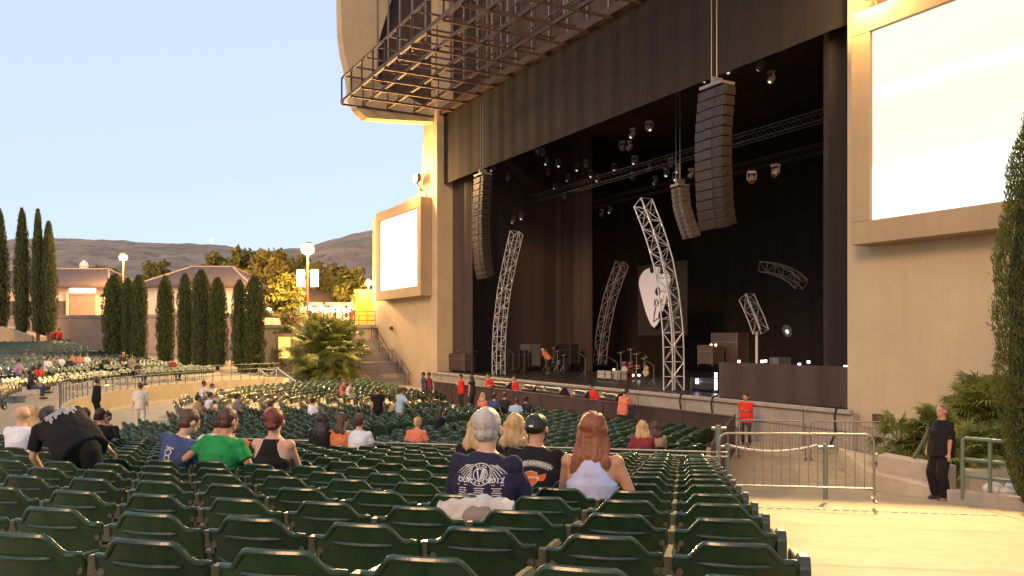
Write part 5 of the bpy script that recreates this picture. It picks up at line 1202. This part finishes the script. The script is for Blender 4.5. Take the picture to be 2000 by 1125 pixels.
for i, (x0, x1, lab) in enumerate(((525, 552, 'left food stand with a row of bright bulbs'), (556, 592, 'food stand with an orange fascia under bright bulbs'), (600, 632, 'food stand under the dark tent'), (636, 668, 'brightest food stand right of the dark tent'), (672, 700, 'rightmost food stand beside the yellow kiosk'))):
    Y = 80; b = at((x0 + x1) / 2, 640, Y); w_ = (x1 - x0) / F * Y; r = empty('food_stand', (b.x, b.y, 4.7), 0, lab, 'food stand', 'food stands on the terrace')
    m = MB(); m.box((0, .6, .55), (w_, .7, 1.1)); m.build('counter', mat('counter_wood', (.30, .2, .12), .6), r); m = MB(); m.box((0, 1.6, 1.3), (w_, .1, 2.6)); m.build('back_wall', mat('stand_back', (.4, .3, .2), .7), r)
    m = MB(); m.box((0, .5, 2.35), (w_, 1.6, .1)); m.box((0, -.3, 2.42), (w_, .06, .28)); m.build('fascia', mat('stand_orange', (.5, .2, .04), .6) if i == 1 else mat('stand_brown', (.12, .07, .04), .7), r)
    nb_ = max(3, int(w_ / .5)); rg = random.Random(i)
    for k in range(nb_): m = MB(); m.ball((lerp(-w_ / 2 + .2, w_ / 2 - .2, k / (nb_ - 1)), -.35, 1.95 + rg.uniform(-.22, .12)), (.24, .2, rg.uniform(.16, .26)), 8, 6); m.build('bulb', bulb_m, r, smooth='all')
    l = lamp('light', (0, -.8, 1.9), 160, (1, .85, .6), .3); l.parent = r
# ------------------------------------------------------------ stage equipment
truss_m = mat('truss_alu', (.66, .62, .58), .38, metal=.7, var=.08); gear = mat('gear_black', (.022, .018, .017), .5, var=.2); lens_m = mat('lens', (.5, .5, .5), .15, emit=(1, .9, .8), estr=.35)
array_m = mat('array_box', (.022, .015, .013), .55, var=.15)
def truss(label, path, w_, q0, dep=None, mt=truss_m, group='curved silver truss towers on the stage', step=1.0, base=True):
    # path: (px, py) centre line seen on the plane q0
    pts = [Vector((q0, *SP(px, py, q0))) for px, py in path]
    # resample
    L_ = [0]
    for a, b in zip(pts, pts[1:]): L_.append(L_[-1] + (b - a).length)
    n = max(3, int(L_[-1] / (w_ * step)))
    def P(d):
        for i in range(len(pts) - 1):
            if L_[i] <= d <= L_[i + 1]: return pts[i].lerp(pts[i + 1], (d - L_[i]) / (L_[i + 1] - L_[i]))
        return pts[-1]
    C_ = [P(L_[-1] * i / n) for i in range(n + 1)]
    root = empty('truss_tower', ST(C_[0].y, C_[0].x, C_[0].z), SROT, label, 'truss', group); o0 = C_[0]; C_ = [c - o0 for c in C_]
    fr = []
    for i, c in enumerate(C_):
        t = (C_[min(n, i + 1)] - C_[max(0, i - 1)]).normalized(); a = Vector((1, 0, 0)); b = t.cross(a).normalized()
        fr.append([c + a * sx * w_ / 2 + b * sy * w_ / 2 for sx, sy in ((-1, -1), (-1, 1), (1, 1), (1, -1))])
    for k in range(4): m = MB(); m.tube([f[k] for f in fr], w_ * .055, 7); m.build('chord', mt, root, smooth=True)
    m = MB()
    for i in range(n + 1):
        for k in range(4):
            m.tube([fr[i][k], fr[i][(k + 1) % 4]], w_ * .028, 5)
            if i < n: a, b = (k, (k + 1) % 4) if (i + k) % 2 else ((k + 1) % 4, k); m.tube([fr[i][a], fr[i + 1][b]], w_ * .028, 5)
    m.build('lacing', mt, root)
    if base: m = MB(); m.box((0, 0, .02), (w_ * 1.5, w_ * 1.5, .05)); m.build('base_plate', gear, root)
    return root
truss('big curved silver truss tower in front of the white pick banner, bending left', [(1316, 764), (1316, 690), (1314, 640), (1306, 570), (1294, 505), (1277, 450), (1256, 396)], .60, .9)
truss('curved silver truss tower at the left part of the stage, bending right', [(974, 733), (974, 690), (976, 640), (984, 570), (996, 510), (1009, 455)], .56, .9)
truss('dimmer curved truss tower farther back, middle of the stage', [(1171, 712), (1175, 668), (1181, 630), (1192, 580), (1204, 545), (1215, 515)], .62, 10, mt=mat('truss_dim', (.30, .26, .25), .5, metal=.4))
truss('short tilted truss ladder on a pole at the right of the stage', [(1486, 648), (1478, 625), (1468, 602), (1458, 580)], .50, 6, mt=mat('truss_mid', (.42, .38, .36), .5, metal=.5), base=False)
truss('faint arched truss high behind the dark net at right', [(1490, 521), (1510, 524), (1530, 530), (1550, 541), (1566, 556)], .50, 9, mt=mat('truss_faint', (.10, .085, .07), .6), base=False)
a = SP(1478, 648, 6); b = SP(1478, 713, 6)
r = empty('stand_pole', ST(b[0], 6, 1.73), SROT, 'white pole holding up the tilted truss ladder', 'pole'); m = MB(); m.tube([(0, 0, 0), (0, 0, a[1] - 1.73)], .06, 8); m.lathe((0, 0, 0), [(.4, 0), (.38, .04), (.1, .06)], 12); m.build('pole', mat('pole_pale', (.6, .52, .48), .5), r, smooth=True)
# line arrays
def line_array(label, path, w_, q0, d_=.55, mt=array_m, hang=18):
    pts = [Vector((q0, *SP(px, py, q0))) for px, py in path]; L_ = [0]
    for a, b in zip(pts, pts[1:]): L_.append(L_[-1] + (b - a).length)
    def P(d):
        for i in range(len(pts) - 1):
            if L_[i] <= d <= L_[i + 1] + 1e-6: return pts[i].lerp(pts[i + 1], (d - L_[i]) / (L_[i + 1] - L_[i]))
        return pts[-1]
    h_ = .38 if w_ > .9 else .24; n = int(L_[-1] / h_); root = empty('line_array', ST(pts[0].y, q0, pts[0].z), SROT, label, 'speaker', 'hanging speaker arrays'); o0 = pts[0]
    for i in range(n):
        c = P(h_ * (i + .5)) - o0; c2 = P(h_ * (i + 1)) - o0; t = (c2 - c).normalized(); sw = c2.y * 0
        tilt = .012 * i * (i / n) * 2.4; rot = Matrix.Rotation(-tilt, 3, 'Y')
        m = MB(); m.box(c, (d_, w_, h_ * .93), rot)
        for sg in (-1, 1): m.box(c + Vector((-.02, sg * w_ * .5, 0)), (d_ * .5, .03, h_ * .5), rot)
        bx = m.build('cabinet', mt, root, bevel=.012)
        m = MB(); m.box(c + rot @ Vector((-d_ / 2 - .012, 0, 0)), (.02, w_ * .30, h_ * .74), rot); m.build('grille', gear, bx); m = MB(); m.box(c + rot @ Vector((-d_ / 2 - .012, -w_ * .42, 0)), (.02, .05, h_ * .35), rot); m.build('handle', gear, bx)
    m = MB(); m.box((0, 0, .12), (.7, w_ * .8, .12)); m.box((0, 0, .3), (.5, .12, .3)); m.tube([(0, 0, .3), (0, 0, hang - pts[0].z)], .02, 5); m.tube([(0, .3, .2), (0, .3, hang - pts[0].z)], .015, 5); m.build('hoist', mat('hoist', (.25, .22, .2), .4, metal=.5), root)
line_array('far left hanging curved speaker array catching orange light', [(943, 346), (939, 420), (940, 480), (944, 520), (950, 550)], 1.35, .2)
line_array('huge hanging speaker array at right, in front of the black net', [(1400, 175), (1393, 260), (1393, 330), (1396, 400), (1404, 462)], 1.5, .2)
line_array('small curved speaker array between the big truss and the huge array', [(1328, 368), (1332, 405), (1341, 435), (1352, 465)], .72, 4.5, mt=mat('array_grey', (.10, .078, .07), .6))
# pick banner on its dark cloth
s_, z_ = SP(1279, 640, 11); s2, z2 = SP(1279, 520, 11)
bn = sroot('pick_banner', 'white guitar pick shaped banner with dark cut outs and lettering behind the big truss', 'banner'); hgt = z2 - z_; hw = abs(SP(1249, 580, 11)[0] - SP(1310, 580, 11)[0]) / 2; sc0 = (SP(1249, 580, 11)[0] + SP(1310, 580, 11)[0]) / 2
def pk(t): return hw * (math.sin(math.pi * min(1, t ** .62 * .5 + 0)) if t < 1 else 1)
prof = []
for i in range(25):
    t = i / 24
    x = hw * (t ** .60) * (1 if t < .72 else math.sqrt(max(0, 1 - ((t - .72) / .28) ** 2.2)) ** 1.0)
    x = hw * (min(1, (t / .72)) ** .62) * (math.sqrt(max(0, 1 - max(0, (t - .72) / .28) ** 2.4)))
    prof.append((x, z_ + t * hgt))
poly = [(sc0 + x, z) for x, z in prof] + [(sc0 - x, z) for x, z in prof[::-1][1:-1]]
m = MB(); m.prism(poly, 'x', 10.95, 11.0); m.build('pick', mat('banner_face', (.86, .84, .95), .8, var=.04), bn)
m = MB()
for px, py, r_ in ((1274, 527, .26), (1294, 529, .28), (1285, 570, .30), (1291, 616, .28)):
    s3, z3 = SP(px, py, 10.93); m.prism([(s3 + r_ * .8 * math.cos(a), z3 + r_ * (1.1 if math.sin(a) > 0 else .8) * math.sin(a)) for a in [2 * math.pi * i / 14 for i in range(14)]], 'x', 10.90, 10.94)
m.build('cut_out', gear, bn)
A_ = Art(); A_.text('KW', .62, 0, 0, .01); s3, z3 = SP(1284, 592, 10.9); m = MB(); m.add([(10.92, s3 - x * .7, z3 + y) for x, y in A_.v], A_.f); m.build('lettering', gear, bn, fix=False)
m = MB(); p1 = SP(1281, 600, 10.92); p2 = SP(1277, 628, 10.92); p3 = SP(1288, 620, 10.92); m.tube([(10.92, *p1), (10.92, (p1[0] + p2[0]) / 2 + .05, (p1[1] + p2[1]) / 2), (10.92, *p2), (10.92, *p3)], .035, 5); m.build('stroke', gear, bn)
m = MB(); a = SP(1246, 655, 11.3); b = SP(1342, 508, 11.3); m.box2((11.3, b[0], a[1]), (11.36, a[0], b[1])); m.build('backing', mat('backing_cloth', (.02, .014, .014), .9), bn)
# net/skirt on the right part of the stage edge and cases
r = empty('stage_skirt', (0, 0, 0), 0, 'black cloth covered stage rail along the right end of the stage edge', 'stage rail'); a = SP(1412, 790, .25)[0]
m = pleat(.05, S0 + .05, a, 1.735, 3.05, .03, .3, .04); o = m.build('cloth', black, r, smooth=True); o.matrix_world = Matrix.Translation(ST(0, 0, 0)) @ Matrix.Rotation(SROT, 4, 'Z')
def case(px, pyb, pyt, wpx, q, label, mt, name='road_case', cat='case', d_=.7, group=None):
    s3, zb = SP(px, pyb, q); _, zt = SP(px, pyt, q); sa = SP(px - wpx / 2, pyb, q)[0]; sb = SP(px + wpx / 2, pyb, q)[0]; w_ = abs(sa - sb); h_ = zt - zb
    r = empty(name, ST(s3, q, max(zb, 1.73)), SROT, label, cat, group); h_ = zt - max(zb, 1.73)
    m = MB(); m.box((0, 0, h_ / 2 + .04), (d_, w_, h_ - .08)); m.build('box', mt, r, bevel=.02)
    m = MB(); m.box((0, 0, h_ * .72), (d_ + .012, w_ + .012, .03)); [m.box((sx * d_ / 2, sy * w_ / 2, h_ / 2), (.045, .045, h_)) for sx in (-1, 1) for sy in (-1, 1)]; m.build('edging', galv, r); return r
brown_c = mat('case_brown', (.075, .04, .032), .6); white_c = mat('amp_cream', (.42, .36, .28), .7); grey_c = mat('case_grey', (.12, .11, .11), .6)
case(885, 726, 690, 62, 1.2, 'long low brown case at the far left of the stage', brown_c)
case(905, 690, 684, 34, 1.6, 'flat equipment lid lying on the long brown case', grey_c)
case(1012, 716, 684, 22, 5, 'dark case left of the drums', gear); case(1036, 716, 672, 20, 6, 'tall dark rack beside the drums', grey_c)
case(1108, 712, 672, 28, 8, 'tall black amplifier stack in the middle of the stage', gear, 'amplifier', 'amplifier'); case(1126, 710, 674, 10, 9, 'narrow grey rack behind the black amplifier stack', grey_c)
case(1180, 743, 724, 14, 3.5, 'left cream amplifier on the stage', white_c, 'amplifier', 'amplifier', .4, 'cream amplifiers'); case(1194, 743, 726, 12, 3.5, 'middle cream amplifier on the stage', white_c, 'amplifier', 'amplifier', .4, 'cream amplifiers'); case(1212, 746, 724, 12, 3.3, 'right cream amplifier beside the drums', white_c, 'amplifier', 'amplifier', .4, 'cream amplifiers')
case(1388, 714, 674, 28, 7, 'brown speaker cabinet right of the big truss', mat('cab_brown', (.09, .05, .035), .7)); case(1425, 714, 650, 50, 8, 'wide dark case behind the stage rail', brown_c)
case(1385, 768, 738, 46, 2.0, 'black rack with glowing white dots beside the stage rail', gear); case(1524, 716, 698, 16, 5, 'pale grey box standing behind the stage rail', grey_c)
def led(px, py, q, col_, label, r_=.045, name='indicator_light'):
    r_ = min(r_, .05)
    s3, z3 = SP(px, py, q); m = MB(); m.ball((0, 0, 0), (r_ * .6, r_, r_), 8, 6); m.box((r_ * .7, 0, 0), (r_, r_ * 2.2, r_ * 2.2)); o = m.build(name, mat('led_' + col_[0], col_[1], .4, emit=col_[1], estr=2), smooth='all', loc=ST(s3, q, z3), rz=SROT); tag(o, label, 'light', 'small glowing lights on the stage')
WHT = ('white', (1, .95, 1)); 
for i, py in enumerate((730, 736, 743, 749, 754, 759)): led(1397, py, 1.55, WHT, f'white dot in the vertical strip on the black rack, {NUMW[i]} from the top')
led(1360, 742, 1.55, ('violet', (.7, .6, 1)), 'upper violet dot left of the strip of white dots', .07); led(1360, 747, 1.55, ('violet', (.7, .6, 1)), 'lower violet dot left of the strip of white dots', .07)
for px, py, q, lab in ((1487, 706, 5, 'bright white work light behind the stage rail, left end'), (1494, 705, 5, 'bright white work light behind the stage rail, right end'), (1650, 717, .6, 'white light at the right corner of the stage opening'), (1578, 707, 5, 'greenish light left of the right corner'), (1560, 712, 5, 'small grey light behind the stage rail'), (1442, 706, 5, 'tiny light above the stage rail, leftmost'), (1397, 674, 6.8, 'tiny warm light on the brown cabinet'), (1388, 674, 6.8, 'tiny warm light left on the brown cabinet'), (1236, 733, 5, 'warm glint between the drums and the guitar'), (1247, 733, 5, 'pale glint left of the acoustic guitar'), (1198, 722, 3.4, 'red pilot light on the cream amplifiers')):
    led(px, py, q, WHT if 'red' not in lab and 'warm' not in lab else ('warm', (1, .5, .25)), lab, .07)
r = empty('work_lamp', ST(*[SP(1540, 645, 8)[0]], 8, SP(1540, 645, 8)[1]), SROT, 'round pale lamp hanging in the dark right of the stage', 'lamp'); m = MB(); m.lathe((0, 0, 0), [(.05, .3), (.2, .15), (.3, -.1)], 12, (1, 0, .3)); m.build('shade', galv, r, smooth=True); m = MB(); m.ball((-.02, 0, -.05), .13, 10, 8); m.build('bulb', lens_m, r, smooth='all')
# guitar
s3, z3 = SP(1262, 748, 3.0); r = empty('acoustic_guitar', ST(s3, 3.0, 1.73), SROT, 'blond acoustic guitar standing upright on the stage left of the big truss', 'guitar')
def disc(y, z, a, b, x0, x1): return [(y + a * math.cos(t), z + b * math.sin(t)) for t in [2 * math.pi * i / 20 for i in range(20)]], x0, x1
m = MB(); pl_ = []
for i in range(40):
    t = 2 * math.pi * i / 40; zz = math.sin(t); w_ = (.20 if zz < 0 else .155); wa = .045 * math.exp(-((zz - .12) / .25) ** 2); pl_.append((math.cos(t) * w_ * (1 if True else 0) - math.copysign(wa, math.cos(t)) * abs(math.cos(t)), .62 + .26 * zz))
m.prism(pl_, 'x', -.05, .05); m.build('body', mat('guitar_top', (.55, .36, .16), .35, var=.1, scale=6), r, bevel=.008)
m = MB(); m.prism([(.045 * math.cos(t), .68 + .045 * math.sin(t)) for t in [2 * math.pi * i / 14 for i in range(14)]], 'x', -.056, -.051); m.box((-.055, 0, .5), (.012, .14, .02)); m.build('sound_hole', gear, r)
m = MB(); m.box((-.055, 0, 1.02), (.03, .05, .5)); m.box((-.045, 0, 1.34), (.025, .075, .16)); m.build('neck', mat('guitar_neck', (.12, .06, .03), .5), r)
m = MB(); m.tube([(.1, 0, 0), (.08, 0, .45)], .015, 6); m.tube([(.1, 0, .1), (-.18, .16, 0)], .012, 6); m.tube([(.1, 0, .1), (-.18, -.16, 0)], .012, 6); m.build('stand', gear, r)
# drums
def drumkit(px, py, q, label, cc, sd_):
    s3, z3 = SP(px, py, q); r = empty('drum_kit', ST(s3, q, 1.73), SROT, label, 'drums', 'drum kits on the stage'); dm = mat('drum_' + cc[0], cc[1], .35, coat=.4); hd = mat('drum_head', (.5, .47, .45), .5)
    def drum(c, rad, dep, ax):
        m = MB(); m.lathe(c, [(rad, 0), (rad, dep)], 20, ax); d = m.build('drum', dm, r, smooth=True); m = MB(); A = Vector(ax).normalized(); m.lathe(Vector(c) - A * .015, [(rad * .97, 0), (rad * .97, .012)], 20, ax); m.build('head', hd, d); m = MB(); m.lathe(Vector(c) - A * .01, [(rad * 1.03, 0), (rad * 1.03, .03)], 20, ax); m.lathe(Vector(c) + A * (dep - .02), [(rad * 1.03, 0), (rad * 1.03, .03)], 20, ax); m.build('hoop', alu, d)
    drum((-.2, 0, .32), .29, .42, (1, 0, 0)); drum((.0, -.3, .82), .16, -.22, (-.3, 0, 1)); drum((.0, .3, .82), .16, -.22, (-.3, 0, 1)); drum((.25, .62, .62), .22, -.42, (0, 0, 1)); drum((.3, -.6, .66), .18, -.16, (0, 0, 1))
    for x, y, z in ((.1, -.75, 1.35), (.1, .75, 1.4), (.5, -.9, 1.1), (.4, .2, 1.6)):
        m = MB(); m.lathe((x, y, z), [(.02, .03), (.08, .02), (.25, -.01), (.252, -.016), (.08, .01), (.02, .02)], 20, (-.25, 0, 1)); m.build('cymbal', mat('cymbal', (.5, .4, .2), .3, metal=.9), r, smooth=True); m = MB(); m.tube([(x, y, 0), (x, y, z)], .012, 6); m.tube([(x, y, .4), (x - .2, y + .15, 0)], .01, 5); m.tube([(x, y, .4), (x + .2, y + .15, 0)], .01, 5); m.build('stand', alu, r)
drumkit(1075, 725, 7.0, 'dark drum kit with cymbals left of the black amplifier stack', ('dark', (.05, .04, .04)), 1)
drumkit(1225, 725, 6.5, 'reddish drum kit with cymbals between the amplifiers and the guitar', ('red', (.18, .03, .025)), 2)
def stand(px, pyt, q, label):
    s3, z3 = SP(px, pyt, q); r = empty('mic_stand', ST(s3, q, 1.73), SROT, label, 'stand', 'microphone stands on the stage'); h_ = z3 - 1.73
    m = MB(); m.tube([(0, 0, 0), (0, 0, h_ * .8), (-.25, .2, h_)], .022, 6); [m.tube([(0, 0, .25), (.3 * math.cos(a), .3 * math.sin(a), 0)], .014, 5) for a in (0, 2.1, 4.2)]; m.build('pole', galv, r); m = MB(); m.cap((-.25, .2, h_), (-.36, .28, h_ + .05), .03, .045, 8); m.build('microphone', gear, r)
for px, pyt, q, lab in ((1002, 682, 4, 'microphone stand left of the dark drum kit'), (1024, 676, 4, 'second microphone stand left of the dark drum kit'), (1143, 690, 5, 'microphone stand left of the dim truss'), (1206, 700, 3, 'microphone stand at the cream amplifiers'), (1277, 705, 3, 'microphone stand right of the guitar')): stand(px, pyt, q, lab)
# moving head fixtures up in the rig
fx_m = mat('fixture', (.10, .078, .07), .45, var=.2)
r = sroot('lighting_truss', 'dark lighting truss carrying lamps high over the front of the stage', 'truss'); 
for q in (4.6, 9.2):
    m = MB()
    for dq, dz in ((0, 0), (.4, 0), (0, .4), (.4, .4)): m.tube([(q + dq, 22, 12.6 + dz), (q + dq, 47, 12.6 + dz)], .03, 5)
    for i in range(50): s3 = 22 + i * .5; m.tube([(q, s3, 12.6), (q, s3 + .5, 13.0)], .014, 4); m.tube([(q + .4, s3, 12.6), (q + .4, s3 + .5, 13.0)], .014, 4)
    m.build('bar', mat('truss_dark', (.035, .025, .02), .6), r)
FX = [(1050, 296, 3), (1061, 300, 3), (1068, 318, 4.4), (1072, 338, 6), (1085, 366, 8), (1103, 385, 8), (1128, 330, 6), (1146, 322, 5), (1155, 342, 7), (1110, 350, 7), (1168, 350, 8), (1216, 288, 3), (1230, 288, 3), (1235, 264, 2), (1240, 316, 5), (1236, 346, 7), (1268, 250, 2), (1312, 320, 5), (1325, 332, 5), (1320, 348, 6), (1302, 340, 6), (1468, 350, 2), (1515, 337, 2), (1380, 154, 1.1), (1422, 138, 1.1), (962, 330, 2), (992, 348, 3), (1018, 425, 5), (1003, 432, 5), (1176, 418, 9), (1192, 412, 9), (1090, 322, 4), (1200, 330, 7), (1268, 330, 7), (1280, 355, 8), (1485, 130, 2), (1507, 155, 2), (1350, 342, 5)]
FX.sort()
for i, (px, py, q) in enumerate(FX):
    s3, z3 = SP(px, py, q); r = empty('stage_light', ST(s3, q, z3), SROT + (i % 5 - 2) * .4, f'small stage light over the stage, {NUMW[i]} of them counted from the left', 'light', 'small stage lights hanging over the stage')
    m = MB(); m.box((0, 0, .26), (.22, .30, .10)); m.box((0, .17, .1), (.06, .03, .3)); m.box((0, -.17, .1), (.06, .03, .3)); m.build('yoke', fx_m, r)
    m = MB(); ax = (-.6, .3 * ((i % 3) - 1), -.8); m.lathe((0, 0, 0), [(.08, -.2), (.13, -.12), (.14, .1), (.12, .16)], 10, ax); m.build('head', fx_m, r, smooth=True)
    if i % 3 != 1: m = MB(); A = Vector(ax).normalized() * .165; m.lathe(A, [(.06, 0), (.055, .012)], 10, ax); m.build('lens', lens_m, r)
# cables down the front and monitor wedges in the pit
for i, (px, wpx, lab) in enumerate(((984, 30, 'leftmost black monitor wedge pair on the pit platform'), (1040, 22, 'black monitor wedge second from the left in the pit'), (1062, 12, 'small black monitor wedge third from the left in the pit'), (1086, 34, 'large black monitor wedge fourth from the left in the pit'), (1140, 26, 'black monitor wedge left of the leaning steward'), (1198, 30, 'rightmost black monitor wedge with a paper on top'))):
    t = (px - 1000) / F; q = -1.4; Y = (SD + q) / (.881 * t + .4725); p = Vector((t * Y, Y, 1.12)); w_ = abs(SP(px - wpx / 2, 760, q)[0] - SP(px + wpx / 2, 760, q)[0])
    r = empty('monitor_wedge', p, SROT, lab, 'speaker', 'monitor wedges in the pit'); m = MB(); m.prism([(-.3, 0), (.3, 0), (.3, .2), (.1, .52), (-.12, .52), (-.3, .30)], 'y', -w_ / 2, w_ / 2); m.build('cabinet', gear, r, bevel=.02)
    m = MB(); m.box((-.22, 0, .40), (.02, w_ * .8, .2), Matrix.Rotation(R(-38), 3, 'Y')); m.build('grille', grey_c, r)
pf = sroot('pit_platform', 'grey low platform in the pit carrying the black wedges', 'platform'); m = MB(); a = SP(975, 765, -1.4)[0]; b = SP(1225, 785, -1.4)[0]; m.box2((-1.9, b, .9), (-.9, a, 1.11)); [m.box((-1.4, lerp(b, a, i / 8), .6), (.8, .08, .6)) for i in range(9)]; m.build('deck', mat('platform_grey', (.22, .19, .18), .7), pf, bevel=.01)
for px, py, lab in ((1336, 776, 'dark cable draped over the concrete stage front, left one'), (1398, 782, 'dark cable draped over the concrete stage front, right one'), (1640, 800, 'bundle of cables hanging down the stage corner')):
    s3, z3 = SP(px, py, -.38); m = MB(); m.tube([(-.2, s3 + .1, 1.80), (-.54, s3, 1.74), (-.55, s3 + .05, 1.5), (-.42, s3 + .12, 1.0), (-.5, s3 + .4, .32)], .035, 6); o = m.build('cable', gear, smooth=True, loc=ST(0, 0, 0), rz=SROT); tag(o, lab, 'cable')
# wall details
for px, py, lab in ((764, 641, 'small dark fixture on the far wall under the left screen'), (1715, 817, 'small dark box on the right wall above the concrete base')):
    s3, z3 = SP(px, py, -.1); m = MB(); m.box((-.1, 0, 0), (.2, .28, .26)); m.box((-.16, 0, -.1), (.2, .2, .06)); o = m.build('wall_fixture', darksteel, loc=ST(s3, 0, z3), rz=SROT, bevel=.02); tag(o, lab, 'wall fixture')
